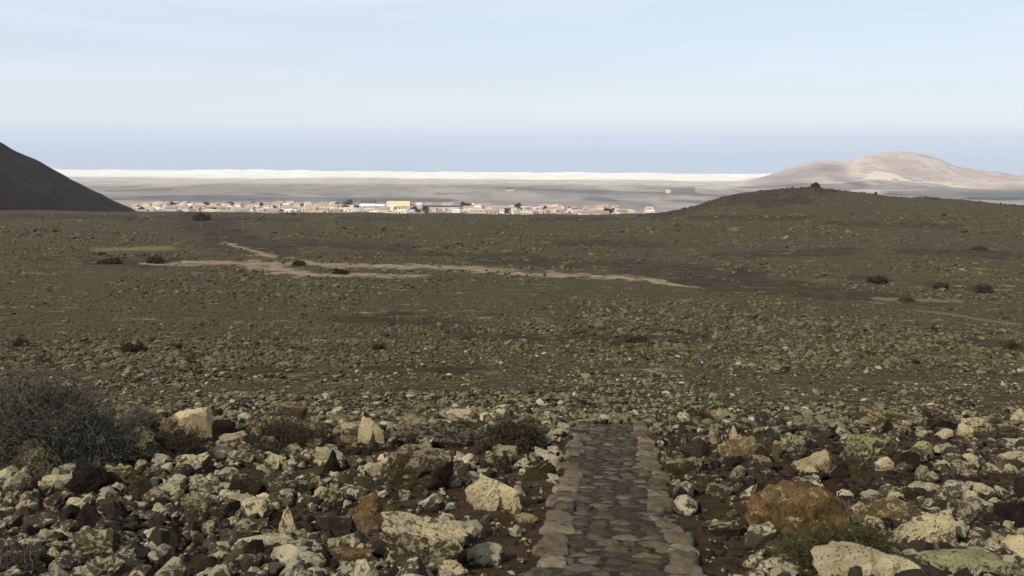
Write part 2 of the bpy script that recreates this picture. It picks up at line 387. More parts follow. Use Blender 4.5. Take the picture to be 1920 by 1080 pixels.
def ico(sub):
    bm = bmesh.new(); bmesh.ops.create_icosphere(bm, subdivisions=sub, radius=1)
    v = np.array([x.co[:] for x in bm.verts]); f = np.array([[q.index for q in p.verts] for p in bm.faces]); bm.free(); return v, f
ICO = {k: ico(k) for k in (1, 2, 3, 4, 5)}
def cloud(cx, cy, cz, rx, ry, rz, seed):
    v, f = ICO[5]; v = v.copy()
    # squared-off plan so that it covers a broad tract evenly
    q = np.power(np.abs(v[:, 0]), 4) + np.power(np.abs(v[:, 1]), 4); h = np.hypot(v[:, 0], v[:, 1]) + 1e-6
    sc_ = h / np.power(q + 1e-9, .25); v[:, :2] *= np.clip(sc_, 1, 1.3)[:, None]
    d = fbm(v * 4, 5, seed, .6); p = v * (1 + .16 * d)[:, None] * np.array([rx, ry, rz]) + np.array([cx, cy, cz])
    p[:, 2] += fbm(v * 9, 3, seed + 5) * rz * .3
    tag(link('cloud', mesh('cloud', p, f, [M_cloud if rx > 1000 else M_cloud2], True)), kind='structure')
cloud(-900, -1180, 1050, 2400, 1400, 110, 60)
cloud(-1475, 1175, 950, 400, 150, 60, 61)
cloud(700, 1470, 950, 560, 90, 50, 63)
cloud(465, 1700, 950, 700, 120, 50, 64)

# ------------------------------------------------------------------ materials of stones
def rockmat(name, base1, base2, lic1, lic2, amt, yellow=.0, topbias=.32):
    b = NB(name); nx, ny, nzv = b.nrm(); wm = lambda c, k=.74: (c[0] * k * 1.04, c[1] * k * .94, c[2] * k * .74)
    base1, base2, lic1, lic2 = tuple(q * f for q, f in zip(wm(base1, .66), (.9, 1, 1.05))), tuple(q * f for q, f in zip(wm(base2, .66), (.92, 1, 1.05))), wm(lic1, 1.0), wm(lic2, .92)
    n1 = b.noise(7, 6, .62); n2 = b.noise(24, 6, .68, dist=.4); n3 = b.noise(90, 4, .7); n4 = b.noise(2.6, 3); n5 = b.noise(11, 5, .6, dist=1.0)
    rnd = b.rand()
    base = b.mix(b.ramp(n1, .35, .65), base1, base2)
    base = b.mix(b.ramp(n2, .58, .72), base, b.mul(base, 1.55))
    base = b.mix(b.ramp(n3, .60, .75), base, b.mul(base, .5))
    base = b.mul(base, b.ramp(rnd, 0, 1, .8, 1.25, False))
    lic = b.mix(b.ramp(n4, .4, .6), lic1, lic2)
    if yellow: lic = b.mix(b.math('MULTIPLY', b.ramp(n5, .5, .62), yellow), lic, (.27, .235, .085))
    lic = b.mix(b.ramp(n3, .5, .72), lic, b.mul(lic, .55))
    v = b.math('ADD', b.math('MULTIPLY', n2, .5), b.math('MULTIPLY', n5, .5))
    v = b.math('ADD', v, b.math('MULTIPLY', b.math('SUBTRACT', nzv, .45), topbias * .5))
    v = b.math('ADD', v, b.math('MULTIPLY', b.math('SUBTRACT', rnd, .5), .12))
    m = b.ramp(v, .62 - amt * .3, .68 - amt * .3)
    c = b.mix(m, base, lic)
    pit = b.ramp(b.voro(38), .12, .34); c = b.mul(c, b.ramp(pit, 0, 1, .55, 1.0))
    b.bump(b.math('ADD', b.math('ADD', b.math('MULTIPLY', n2, 1.0), b.math('MULTIPLY', m, .15)), b.math('ADD', b.math('MULTIPLY', pit, .35), b.math('MULTIPLY', n3, .3))), .9, .022)
    return b.color(c)
CREAM1, CREAM2 = (.43, .405, .28), (.36, .355, .27)
RM = {
    'P': rockmat('pale_lichened_stone', (.16, .125, .09), (.24, .20, .145), (.49, .445, .31), (.40, .375, .275), .76, .3, .12),
    'C': rockmat('bare_cream_stone', (.24, .19, .125), (.34, .28, .19), (.60, .53, .375), (.50, .44, .315), .88, .0, .1),
    'M': rockmat('mottled_stone', (.085, .066, .05), (.15, .12, .09), (.37, .34, .25), (.28, .265, .205), .42, .2, .2),
    'G': rockmat('greenish_lichened_stone', (.08, .07, .045), (.135, .12, .075), (.29, .28, .18), (.22, .215, .145), .50, .45, .2),
    'B': rockmat('brown_stone', (.055, .038, .027), (.10, .072, .05), (.27, .24, .17), (.22, .20, .15), .22, .1, .4),
    'O': rockmat('ochre_stone', (.12, .077, .040), (.26, .162, .080), (.36, .29, .18), (.30, .24, .16), .2, .2, .1),
    'D': rockmat('dark_basalt', (.026, .021, .019), (.05, .038, .032), (.16, .145, .11), (.12, .11, .09), .12, .0, .3),
    'T': rockmat('tan_stone', (.17, .12, .07), (.24, .18, .105), (.36, .31, .20), (.30, .26, .17), .42, .3, .3),
}
RNAME = {'P': 'pale lichened', 'C': 'cream', 'M': 'mottled grey', 'G': 'greenish lichened', 'B': 'brown', 'O': 'ochre', 'D': 'dark', 'T': 'tan'}

def rock_verts(seed, sub, shape='a', rough=1.0):
    r = np.random.default_rng(seed); v, f = ICO[sub]
    rad = np.full(len(v), 1.0)
    pl = []
    def add(nv, off): nv = np.array(nv, float); pl.append((nv / np.linalg.norm(nv), off))
    if shape in 'ar':
        for k in range(16 if shape == 'a' else 8):
            n = r.normal(size=3); add(n, r.uniform(.46, .80) if shape == 'a' else r.uniform(.74, .93))
    elif shape == 'p':
        a0 = r.uniform(0, 6)
        for k in range(4): a = a0 + k * 1.57 + r.uniform(-.25, .25); add((math.cos(a), math.sin(a), .62 + r.uniform(-.12, .1)), r.uniform(.42, .5))
        add((r.normal(), r.normal(), .1), .6)
    elif shape in 'bst':
        for k, n in enumerate([(1, 0, 0), (-1, 0, 0), (0, 1, 0), (0, -1, 0)]):
            j = np.array(n, float) + r.normal(size=3) * .13
            if shape == 't': j[2] -= .38
            add(j, r.uniform(.5, .6))
        add((r.normal() * .07, r.normal() * .07 - .03, 1), .5)
        for k in range(5): add(r.normal(size=3), r.uniform(.66, .85))
    elif shape == 'w':
        add((r.choice([-1, 1]) * .7, r.normal() * .2, 1), .40); add((0, -1, .35), .5)
        for k in range(9): add(r.normal(size=3), r.uniform(.55, .85))
    elif shape == 'x':     # ragged, star like
        a = np.arctan2(v[:, 1], v[:, 0]); rad = rad * (.78 + .22 * np.cos(5 * a + 1.2) + .1 * np.cos(3 * a))
        add((0, -.55, 1), .33); add((.35, .1, 1), .42)
        for k in range(5): add(r.normal(size=3), r.uniform(.7, .9))
    for n, off in pl:
        d = v @ n; rad = np.minimum(rad, np.where(d > .05, off / np.maximum(d, .05), 9))
    o = r.uniform(0, 50, 3)
    rad = rad * (1 + rough * (.15 * noise3(v * 1.9 + o, seed) + .12 * noise3(v * 4.3 + o, seed + 1) + .075 * (1 - 2 * np.abs(noise3(v * 8.5 + o, seed + 2)))))
    if sub >= 3: rad = rad * (1 + rough * (.04 * noise3(v * 15 + o, seed + 3) - .05 * np.clip(noise3(v * 6 + o, seed + 4) - .35, 0, 1) * 3))
    p = v * rad[:, None]
    p[:, 2] = np.maximum(p[:, 2], -.5 + .04 * noise3(v * 5 + o, 7))
    lo, hi = p.min(0), p.max(0); p = (p - lo) / (hi - lo); p[:, :2] -= .5
    return p, f
def rock_mesh(seed, sub, shape='a', rough=1.0, mat='M'):
    p, f = rock_verts(seed, sub, shape, rough); return mesh('stone', p, f, [RM[mat]], True, 32)

# ------------------------------------------------------------------ the paved path and its stones
PY0, PY1 = 2.6, 12.75
nY, nX = 90, 13; pv = []
for i in range(nY + 1):
    y = PY0 + (PY1 - PY0) * i / nY
    for j in range(nX):
        u = -PW - .03 + (2 * PW + .06) * j / (nX - 1); zb = EYE.z - float(near_D(y))
        edge = (j == 0 or j == nX - 1)
        pv.append((0.112 + .1224 * y + u, y, zb + (-.25 if edge else .022)))
pv = np.array(pv); pv[:, 2] += np.where(pv[:, 2] > -99, fbm(xy0(pv[:, 0], pv[:, 1], 9), 3, 4) * .008, 0)
i = (np.arange(nY)[:, None] * nX + np.arange(nX - 1)[None]).ravel()
b = NB('path_mortar_earth'); b.bump(b.noise(40, 5, .7), .7, .01)
M_mortar = b.color(b.mix(b.ramp(b.noise(14, 5), .35, .65), (.035, .026, .018), (.075, .056, .038)))
path = link('path', mesh('path', pv, np.stack([i, i + 1, i + nX + 1, i + nX], 1), [M_mortar], True)); tag(path, kind='structure')
def pavemat(name, a, bb, hi):
    b = NB(name); rnd = b.rand(); n1 = b.noise(9, 6, .65); n2 = b.noise(38, 5, .7)
    c = b.mix(b.ramp(n1, .35, .65), a, bb); c = b.mix(b.ramp(n2, .56, .74), c, hi)
    c = b.mul(c, b.ramp(rnd, 0, 1, .55, 1.35, False)); c = b.mix(b.ramp(b.noise(70, 4, .7), .55, .7), c, b.mul(c, .55)); c = b.mix(b.ramp(b.noise(5, 5), .56, .68), c, b.mul(c, .5))
    b.bump(b.math('ADD', n1, b.math('MULTIPLY', n2, .8)), 1.0, .022); return b.color(c)
M_cob = [pavemat('grey_cobble', (.09, .07, .043), (.145, .116, .075), (.21, .175, .12)), pavemat('brown_cobble', (.10, .073, .043), (.155, .118, .073), (.21, .17, .115)),
         pavemat('blue_grey_cobble', (.062, .054, .040), (.10, .09, .067), (.15, .135, .10))]
M_edge = [pavemat('tan_edge_stone', (.15, .118, .074), (.21, .168, .108), (.28, .235, .165)), pavemat('pinkish_edge_stone', (.14, .102, .065), (.19, .145, .097), (.25, .20, .14)),
          pavemat('slate_edge_stone', (.050, .040, .031), (.075, .063, .050), (.11, .095, .075))]
def slab_mesh(seed, sub=2):
    r = np.random.default_rng(seed); v, f = ICO[sub]
    q = np.power(np.abs(v), 9).sum(1) ** (-1 / 9.); p = v * q[:, None]
    a = np.arctan2(v[:, 1], v[:, 0]); k = 1 + .09 * np.cos(3 * a + r.uniform(0, 6)) + .07 * np.cos(5 * a + r.uniform(0, 6)) + .05 * np.cos(7 * a + r.uniform(0, 6))
    p[:, :2] *= k[:, None]; p += .07 * np.stack([noise3(v * 2.7 + r.uniform(0, 40), 1), noise3(v * 2.7 + 9, 2), 1.3 * noise3(v * 2.5 + r.uniform(0, 40), 3)], 1)
    p[:, 2] += .17 * noise3(p * 3.3 + r.uniform(0, 40), 5) * (p[:, 2] > 0)
    lo, hi = p.min(0), p.max(0); p = (p - lo) / (hi - lo) - .5; return p, f
SLAB = [mesh('cobble', *slab_mesh(300 + k), [M_cob[0]], True, 50) for k in range(12)]
ESLAB = [mesh('edge_stone', *slab_mesh(400 + k, 3), [M_edge[0]], True, 45) for k in range(10)]
def pstone(name, me, u, y, L, W, H, mat, yaw, proud, tilt=.03):
    x = .112 + .1224 * y + u; z = EYE.z - float(near_D(y)); sl = math.atan((float(near_D(y + .2)) - float(near_D(y - .2))) / .4)
    o = link(name, me, path, (x, y, z + proud - H / 2), (-sl + random.gauss(0, tilt), random.gauss(0, tilt), yaw - .122), (W, L, H))
    o.material_slots[0].link = 'OBJECT'; o.material_slots[0].material = mat; return o
for side in (-1, 1):
    y = PY0
    while y < PY1 - .12:
        L = random.uniform(.20, .40) * (1.0 if y < 11 else .8); W = random.uniform(.21, .31)
        uo = PW + random.uniform(-.05, .045)
        mat = random.choices(M_edge, [.5, .38, .12])[0]
        pstone('edge_stone', random.choice(ESLAB), side * (uo - W / 2), y + L / 2, L * 1.01, W, .2, mat, random.gauss(0, .06), random.uniform(.045, .085))
        y += L + random.uniform(.0, .018)
y = PY0; inner = PW - .245
while y < PY1 - .1:
    L = random.uniform(.12, .2); u = -inner - random.uniform(0, .06)
    while u < inner:
        W = random.uniform(.12, .27); W = min(W, inner + .05 - u + .03)
        if W > .07:
            pstone('cobble', random.choice(SLAB), u + W / 2, y + L / 2 + random.uniform(-.03, .03), L * random.uniform(.98, 1.2), W * random.uniform(.98, 1.1), .12,
                   random.choices(M_cob, [.5, .3, .2])[0], random.gauss(0, .14), random.uniform(.025, .05), .05)
        u += W + .004
    y += L

# ------------------------------------------------------------------ single stones of the rubble field (px centre, bottom, width, height, stone kind, shape, label)
HERO = [
 (922, 968, 96, 62, 'C', 'x', 'bright cream ragged angular rock alone on brown soil left of the path'),
 (786, 1084, 152, 104, 'P', 't', 'big pale flat-topped lichened block at the bottom edge left of the path'),
 (836, 1096, 78, 42, 'P', 'r', 'rounded pale lichened rock in front of the flat-topped block'),
 (684, 1010, 120, 82, 'O', 'p', 'large peaked ochre-brown boulder behind the flat-topped block'),
 (652, 1064, 82, 36, 'O', 'b', 'low rusty orange slab left of the flat-topped block'),
 (776, 928, 132, 88, 'B', 'r', 'large rounded brown boulder with pale lichen streaks left of the path'),
 (1503, 1020, 186, 116, 'O', 'r', 'largest boulder, rust orange and smooth, right of the path'),
 (1690, 992, 94, 60, 'T', 'r', 'rounded tan speckled boulder right of the rust orange boulder'),
 (1748, 1032, 116, 76, 'P', 'w', 'cream-topped boulder with dark hollow underside at lower right'),
 (1640, 1108, 194, 98, 'P', 'w', 'big white and brown lichen-blotched boulder at bottom edge right of path'),
 (1628, 1098, 60, 62, 'D', 'p', 'smooth dark pointed rock leaning against the blotched boulder at the bottom edge'),
 (1828, 1104, 205, 80, 'G', 'r', 'broad grey-green lichened boulder in the bottom right corner'),
 (493, 1054, 122, 50, 'P', 'r', 'long low cream rock with yellow lichen at bottom left centre'),
 (538, 1012, 40, 52, 'P', 'p', 'small pale pyramid-shaped stone standing upright behind the long cream rock'),
 (410, 1053, 44, 20, 'P', 'r', 'small flat cream stone at the left end of the long cream rock'),
 (392, 1094, 64, 30, 'C', 'r', 'smooth cream stone cut by the bottom edge below the small flat stone'),
 (440, 1034, 86, 48, 'M', 'a', 'rugged grey double-humped rock behind the long cream rock'),
 (580, 1040, 56, 38, 'M', 'a', 'dark grey white-crested rock right of the long cream rock'),
 (634, 1038, 74, 34, 'G', 'a', 'low grey-green rock just behind the rusty orange slab'),
 (598, 1070, 48, 40, 'D', 'a', 'dark shaded rock between the long cream rock and rusty slab'),
 (584, 1090, 56, 28, 'P', 'r', 'pale stone cut by the bottom edge left of the rusty orange slab'),
 (382, 1003, 70, 68, 'G', 'a', 'tall greenish knobbly rock upper left of the double-humped rock'),
 (168, 1056, 84, 60, 'G', 'a', 'steep greenish grey rock with broken crest near the bottom left'),
 (93, 1072, 64, 42, 'P', 'p', 'pale tent-shaped rock at the bottom left'),
 (155, 1090, 58, 34, 'P', 'w', 'pale ridge-backed rock cut by bottom edge right of the tent-shaped rock'),
 (220, 1082, 74, 46, 'M', 'a', 'mottled brown and cream rock with a hollow at bottom left'),
 (88, 1043, 58, 30, 'M', 'a', 'low mottled rock just behind the tent-shaped rock'),
 (225, 1024, 52, 30, 'M', 'w', 'slanting brown rock with a pale top edge right of the steep greenish rock'),
 (165, 1008, 78, 58, 'D', 'p', 'dark blunt boulder behind the steep greenish rock at left'),
 (214, 972, 64, 44, 'M', 'x', 'grey notched rock right of the orange-tinged cream stone'),
 (139, 961, 40, 26, 'C', 'r', 'orange-tinged cream stone below the dark brown boulder'),
 (160, 939, 78, 60, 'D', 'r', 'dark brown rounded boulder under the grey bush'),
 (225, 928, 72, 52, 'T', 'a', 'warm mottled upright rock right of the dark brown rounded boulder'),
 (262, 940, 44, 38, 'B', 'a', 'brown blocky rock right of the warm mottled upright rock'),
 (290, 915, 60, 36, 'B', 'r', 'smooth dark brown humped rock below the big lichened boulder at left'),
 (297, 948, 48, 36, 'M', 'r', 'grey humped rock in front of the dark brown humped rock'),
 (329, 928, 36, 32, 'P', 'a', 'small knobbly cream rock with green lichen beside the grey humped rock'),
 (258, 958, 30, 18, 'P', 'b', 'small flat cream stone right of the grey notched rock'),
 (300, 978, 40, 30, 'P', 'x', 'small cream rock with a round hole in the left rubble'),
 (110, 917, 66, 28, 'P', 'b', 'flat cream slab propped left of the dark brown rounded boulder'),
 (32, 948, 60, 60, 'M', 'w', 'large angular rock with cream edge at the left margin'),
 (52, 934, 38, 16, 'C', 'w', 'thin pale triangular slab in front of the angular rock at left'),
 (12, 946, 34, 26, 'G', 'r', 'yellowish lichened rock cut by the left edge'),
 (56, 978, 32, 28, 'M', 'a', 'upright grey rock near the left margin below the triangular slab'),
 (72, 994, 34, 24, 'M', 'r', 'round grey rock right below the upright grey rock'),
 (97, 977, 28, 22, 'M', 'w', 'small grey wedge rock left of the pale pointed chip'),
 (121, 975, 30, 15, 'P', 'w', 'pale pointed chip left of the notched rock'),
 (26, 994, 46, 24, 'M', 'r', 'low rounded grey rock near the left margin'),
 (22, 1018, 46, 28, 'B', 'r', 'low brown rock at the left margin below the rounded grey rock'),
 (334, 998, 42, 16, 'P', 'w', 'thin pale sliver rock right of the stone with the round hole'),
 (358, 1028, 50, 30, 'B', 'r', 'brown rock below the tall greenish knobbly rock'),
 (384, 938, 68, 44, 'M', 'a', 'pale grey craggy rock in the middle of the left rubble'),
 (452, 934, 62, 48, 'B', 's', 'brown slanting slab with a pale rim in the left rubble'),
 (522, 940, 62, 46, 'M', 'a', 'grey pointed rock with a bright face right of the slanting slab'),
 (445, 958, 48, 28, 'G', 'a', 'greenish low rock below the slanting brown slab'),
 (487, 944, 36, 16, 'C', 'w', 'small pale flat chip right of the greenish low rock'),
 (515, 959, 18, 16, 'P', 'r', 'very small round pale pebble below the grey pointed rock'),
 (585, 940, 62, 46, 'G', 'a', 'rough grey-green rock right of the grey pointed rock'),
 (624, 956, 56, 42, 'G', 'r', 'dark green-grey rounded rock left of the peaked ochre boulder'),
 (684, 936, 68, 44, 'M', 'w', 'grey-brown leaning rock just behind the peaked ochre boulder'),
 (18, 882, 66, 92, 'G', 'r', 'large olive lichened boulder at the left edge under the bush'),
 (58, 900, 80, 66, 'G', 'r', 'yellow-green lichened boulder below the grey bush'),
 (240, 880, 94, 74, 'G', 'r', 'big rounded yellow-green lichened boulder at right foot of the bush'),
 (292, 868, 30, 44, 'M', 'r', 'narrow grey rock against the right side of the lichened boulder'),
 (302, 791, 15, 18, 'C', 'b', 'tiny bright white cube-like stone above the right end of the bush'),
 (298, 816, 36, 26, 'M', 'a', 'small mottled rock below the tiny white stone'),
 (370, 830, 68, 54, 'C', 'b', 'bright cream sunny-looking slab right of the grey bush'),
 (356, 884, 42, 32, 'P', 'a', 'pale green-tinged rock below the dry twiggy shrub'),
 (416, 842, 40, 42, 'D', 'b', 'black angular block right of the bright cream slab'),
 (438, 848, 54, 34, 'M', 's', 'slanting grey slab right of the black angular block'),
 (468, 878, 58, 46, 'M', 'x', 'grey hollowed rock below the olive low shrub'),
 (510, 860, 42, 36, 'G', 'r', 'domed grey-green rock below the olive low shrub'),
 (546, 862, 42, 28, 'G', 'r', 'bright greenish rounded rock right of the domed rock'),
 (554, 840, 16, 20, 'C', 'p', 'small upright white stone in front of the olive low shrub'),
 (518, 886, 42, 32, 'P', 'x', 'cream horned rock in the left rubble'),
 (545, 796, 48, 32, 'T', 't', 'tan wedge-shaped rock behind the olive low shrub'),
 (656, 836, 34, 36, 'P', 'b', 'pale upright block right of the olive low shrub'),
 (694, 840, 46, 46, 'P', 'x', 'crumbly whitish rock beside the pale upright block'),
 (618, 874, 60, 34, 'P', 'w', 'cream slab behind the dark fin-shaped rock'),
 (622, 892, 32, 42, 'D', 'p', 'dark fin-shaped rock standing against the cream slab'),
 (660, 886, 42, 28, 'M', 'a', 'grey rock right of the dark fin-shaped rock'),
 (655, 910, 48, 32, 'M', 'r', 'blotchy cream and brown rock left of the large brown boulder'),
 (699, 896, 34, 28, 'P', 'r', 'pale rounded rock touching the left of the large brown boulder'),
 (734, 864, 50, 18, 'C', 'w', 'cream thin slab behind the large brown boulder'),
 (836, 860, 42, 18, 'M', 'w', 'thin grey slab on the crest behind the large brown boulder'),
 (873, 876, 38, 26, 'C', 'a', 'small bright cream rock right behind the large brown boulder'),
 (858, 898, 54, 30, 'M', 's', 'slanting mottled slab between the large brown boulder and path'),
 (930, 890, 54, 42, 'B', 'r', 'rounded purplish brown rock above the ragged cream rock'),
 (932, 844, 42, 28, 'M', 'a', 'blue-grey broken rock below the dark green shrub'),
 (950, 858, 40, 18, 'M', 'b', 'low grey slab under the blue-grey broken rock'),
 (1012, 902, 62, 36, 'B', 'w', 'brown wedge rock touching the left edge of the path'),
 (1036, 868, 32, 17, 'C', 'w', 'small white pointed stone beside the path'),
 (1047, 826, 32, 20, 'T', 'a', 'yellowish rock near the upper left end of the path'),
 (856, 791, 46, 22, 'C', 'b', 'cream flat-topped rock behind the dark earth mound'),
 (915, 793, 28, 18, 'C', 'w', 'pinkish pale stone left of the dark green shrub'),
 (944, 782, 28, 14, 'C', 'b', 'narrow pinkish stone touching the dark green shrub top'),
 (1334, 838, 28, 38, 'P', 'p', 'upright white-crusted rock in the right rubble'),
 (1378, 834, 24, 32, 'C', 'p', 'pale horn-shaped stone above the humped pinkish rock'),
 (1393, 876, 88, 56, 'T', 'r', 'humped pinkish brown rock in the right rubble'),
 (1314, 876, 38, 46, 'M', 'a', 'upright mottled rock left of the humped pinkish rock'),
 (1428, 874, 46, 34, 'B', 'p', 'brown peaked rock right of the humped pinkish rock'),
 (1454, 869, 15, 30, 'T', 'b', 'thin upright tan stone right of the brown peaked rock'),
 (1284, 902, 58, 44, 'B', 's', 'brown tilted slab touching the right edge of the path'),
 (1317, 932, 56, 42, 'M', 'a', 'mottled white-flecked rock right of the path'),
 (1354, 938, 54, 32, 'B', 'w', 'low brown wedge rock right of the white-flecked rock'),
 (1447, 916, 66, 46, 'B', 'w', 'brown rock with a white top corner behind the rust orange boulder'),
 (1405, 907, 20, 16, 'C', 'p', 'small white stone left of the white-cornered brown rock'),
 (1491, 868, 46, 44, 'M', 'a', 'craggy pale-crested rock behind the tan-edged slab'),
 (1541, 896, 80, 46, 'T', 's', 'tan slab with a lichened edge above the rust orange boulder'),
 (1636, 894, 108, 70, 'G', 'r', 'big yellow-speckled boulder in the right rubble'),
 (1660, 892, 34, 27, 'C', 'r', 'small bright white stone in front of the yellow-speckled boulder'),
 (1700, 894, 52, 42, 'B', 'a', 'brown rock right of the small bright white stone'),
 (1458, 808, 38, 24, 'M', 'r', 'arched grey rock near the upper right rubble'),
 (1357, 790, 62, 24, 'T', 'w', 'low tan rock beyond the right rubble'),
 (1676, 796, 76, 34, 'T', 's', 'long pale tan tilted slab at the far right rubble'),
 (1649, 789, 17, 11, 'C', 'r', 'tiny white pebble under the long tan tilted slab'),
 (1777, 818, 76, 42, 'D', 's', 'dark purplish angular slab at the far right'),
 (1834, 816, 50, 30, 'P', 'a', 'yellowish pale rock right of the dark purplish slab'),
 (1732, 870, 46, 36, 'G', 'r', 'dark rounded rock with a white spot at right'),
 (1772, 864, 52, 32, 'M', 'a', 'pinkish grey rock right of the white-spotted rock'),
 (1818, 874, 46, 22, 'P', 'a', 'pale low rock right of the pinkish grey rock'),
 (1898, 866, 46, 20, 'P', 'r', 'pale flat rock at the right edge'),
 (1880, 888, 28, 22, 'T', 'a', 'small tan rock below the pale flat rock at the right edge'),
 (1638, 936, 40, 20, 'M', 'r', 'low reddish grey rock right above the rust orange boulder'),
 (1716, 930, 34, 24, 'P', 'a', 'pale broken rock behind the tan speckled boulder'),
 (1747, 932, 42, 20, 'P', 'r', 'pale rounded rock right of the pale broken rock'),
 (1805, 936, 38, 24, 'P', 'a', 'yellow-white rock in a dark gap at the right'),
 (1856, 938, 68, 26, 'P', 'a', 'wide pale rock right of the yellow-white rock'),
 (1613, 960, 26, 20, 'P', 'r', 'small pale knob of rock touching the rust orange boulder'),
 (1632, 982, 52, 36, 'T', 'r', 'tan rock between the rust orange boulder and the speckled boulder'),
 (1828, 996, 54, 52, 'M', 'a', 'grey rock with a pale crest right of the cream-topped boulder'),
 (1852, 1010, 56, 36, 'D', 'r', 'dark hollow rock with a pale rim near the right edge'),
 (1896, 1002, 48, 52, 'D', 'b', 'dark block near the right edge'),
 (1906, 1016, 28, 24, 'C', 'p', 'small white-tipped rock at the right edge'),
 (1842, 1036, 46, 30, 'P', 'w', 'pale slanting rock just above the broad boulder in the corner'),
 (1880, 1038, 48, 38, 'G', 'a', 'greenish brown rock just above the broad boulder in the corner'),
 (1356, 1006, 64, 28, 'B', 'b', 'flat brown slab on the soil right of the path'),
 (1420, 1064, 44, 16, 'T', 'w', 'small tan slab on the soil below the rust orange boulder'),
 (1300, 962, 30, 20, 'B', 'a', 'small brown stone against the right edge of the path'),
 (1006, 945, 26, 14, 'B', 'r', 'small brown stone on the soil left of the path'),
 (986, 985, 44, 20, 'T', 'r', 'crumbled tan stone between the ragged cream rock and path'),
 (820, 848, 176, 56, 'D', 'r', 'long low dark earthy rock mound behind the large brown boulder'),
 (800, 815, 62, 18, 'T', 'b', 'tan streaked slab lying on the dark earthy mound'),
]
placed = []      # x, y, radius
def blocked_path(x, y, r): return (abs(float(path_u(x, y))) < PW + r * .8) and y < PY1 + .05 + r
names_hero = []
for k, (cx, by, wd, ht, kd, shp, lab) in enumerate(HERO):
    inset = min(.16 * ht, 10)
    p = hit(cx, by - inset)
    if p is None: continue
    zc = depth(p); W = wd * 1.10 * zc / F; dz = zc / F * 1.16
    if abs(float(path_u(p.x, p.y))) < PW + W * .5 and p.y < PY1:
        s = 1 if path_u(p.x, p.y) > 0 else -1; p.x = .112 + .1224 * p.y + s * (PW + W * .46 + .02)
    dep = W * {'t': .36, 'x': .42, 'p': .45, 'b': .46}.get(shp, .52); H = max((ht * dz - dep * .36) / .90, ht * dz * .6)
    if shp == 's': H *= .8
    y = p.y + dep * .32
    rm = rock_mesh(1000 + k, 4 if wd > 55 else 3, shp, {'b': .55, 't': .5, 's': .6, 'r': .85, 'p': .7}.get(shp, 1.0), kd)
    z = near_z(p.x, y, True)[0]
    tilt = (random.gauss(0, .07), random.gauss(0, .09) + (random.choice((-.3, .3)) if shp == 's' else 0), 0)
    o = link('boulder' if wd > 90 else 'stone', rm, None, (p.x, y, z - H * .10), tilt, (W, dep, H * 1.10))
    tag(o, lab, 'boulder' if wd > 90 else 'rock', 'loose rocks along the paved path')
    placed.append((p.x, y, W * .45)); names_hero.append((cx, by - ht / 2, wd, lab, kd))

# further single stones between them
def short(lab):
    for cut in (' alone ', ' at the ', ' at ', ' behind ', ' left of ', ' right of ', ' in the ', ' beside ', ' below ', ' near ', ' in front ', ' under ', ' touching ',
                ' cut by ', ' just ', ' against ', ' leaning ', ' standing ', ' between ', ' above ', ' on the ', ' upper ', ' right ', ' in a ', ' propped ', ' beyond ', ' lying '):
        i = lab.find(cut)
        if i > 8: lab = lab[:i]
    return lab
KEY = [(h[0], h[1], h[2], short(h[3])) for h in names_hero if h[2] >= 38]
PROTO = [rock_mesh(2000 + k, 3, 'aarwbpaxaw'[k % 10], 1.0, 'M') for k in range(20)]
cand = []
tries = 0
target = 300 - len(placed)
rr_ = np.random.default_rng(5)
def blocked(x, y, r, f=.76):
    for a, b_, c_ in placed:
        if (x - a) ** 2 + ((y - b_) * 1.0) ** 2 < (f * (r + c_)) ** 2: return True
    return False
labels_seen = {}
SOIL = [(985, 1040, 120, 80), (930, 985, 90, 30), (990, 930, 42, 60), (905, 1040, 40, 60), (1345, 1010, 52, 90), (830, 930, 70, 22), (730, 955, 60, 16), (1360, 1040, 60, 50), (330, 1060, 60, 26), (560, 980, 60, 20)]
fill = []
sizes = sorted([max(28, min(74, rr_.lognormal(3.72, .26))) for _ in range(target)], reverse=True)
for s in sizes:
    for _ in range(60):
        left = rr_.random() < .60
        cx = rr_.uniform(-15, 1010) if left else rr_.uniform(1240, 1935); by = 782 + 300 * rr_.random() ** .9
        if any(abs(cx - a) < c_ and abs(by - b_) < d_ for a, b_, c_, d_ in SOIL): continue
        sz = s * (.62 + .5 * (by - 782) / 300)
        p = hit(cx, by - 3)
        if p is None: continue
        W = sz * depth(p) / F
        if blocked_path(p.x, p.y, W) or blocked(p.x, p.y, W * .45): continue
        kd = rr_.choice(list('PMGBDT'), p=[.34, .32, .12, .12, .03, .07]); H = W * rr_.uniform(.55, .95); dep = W * rr_.uniform(.65, 1.0)
        o = link('stone', PROTO[rr_.integers(20)], None, (p.x, p.y, near_z(p.x, p.y)[0] - H * .13), (rr_.normal(0, .15), rr_.normal(0, .15), rr_.uniform(0, 6.28)), (W, dep, H))
        o.material_slots[0].link = 'OBJECT'; o.material_slots[0].material = RM[kd]
        placed.append((p.x, p.y, W * .45)); fill.append((o, cx, by - sz * .35, sz, kd)); break
for o, cx, cy, sz, kd in fill:
    szw = 'tiny' if sz < 18 else 'small' if sz < 27 else 'medium-sized' if sz < 38 else 'stout'
    best = None
    for hx, hy, hw, hl in sorted(KEY, key=lambda h: (h[0] - cx) ** 2 + ((h[1] - cy) * 1.5) ** 2)[:4]:
        dx, dy = cx - hx, cy - hy
        rel = ('just right of' if dx > 0 else 'just left of') if abs(dx) > 1.1 * abs(dy) else ('just behind' if dy < 0 else 'just in front of')
        art = 'the'
        lab = f'{szw} {RNAME[kd]} stone {rel} {art} {hl}'
        if len(lab.split()) <= 16 and lab not in labels_seen: best = lab; break
        best = best or lab
    labels_seen[best] = 1
    tag(o, best, 'rock', 'loose rocks along the paved path')

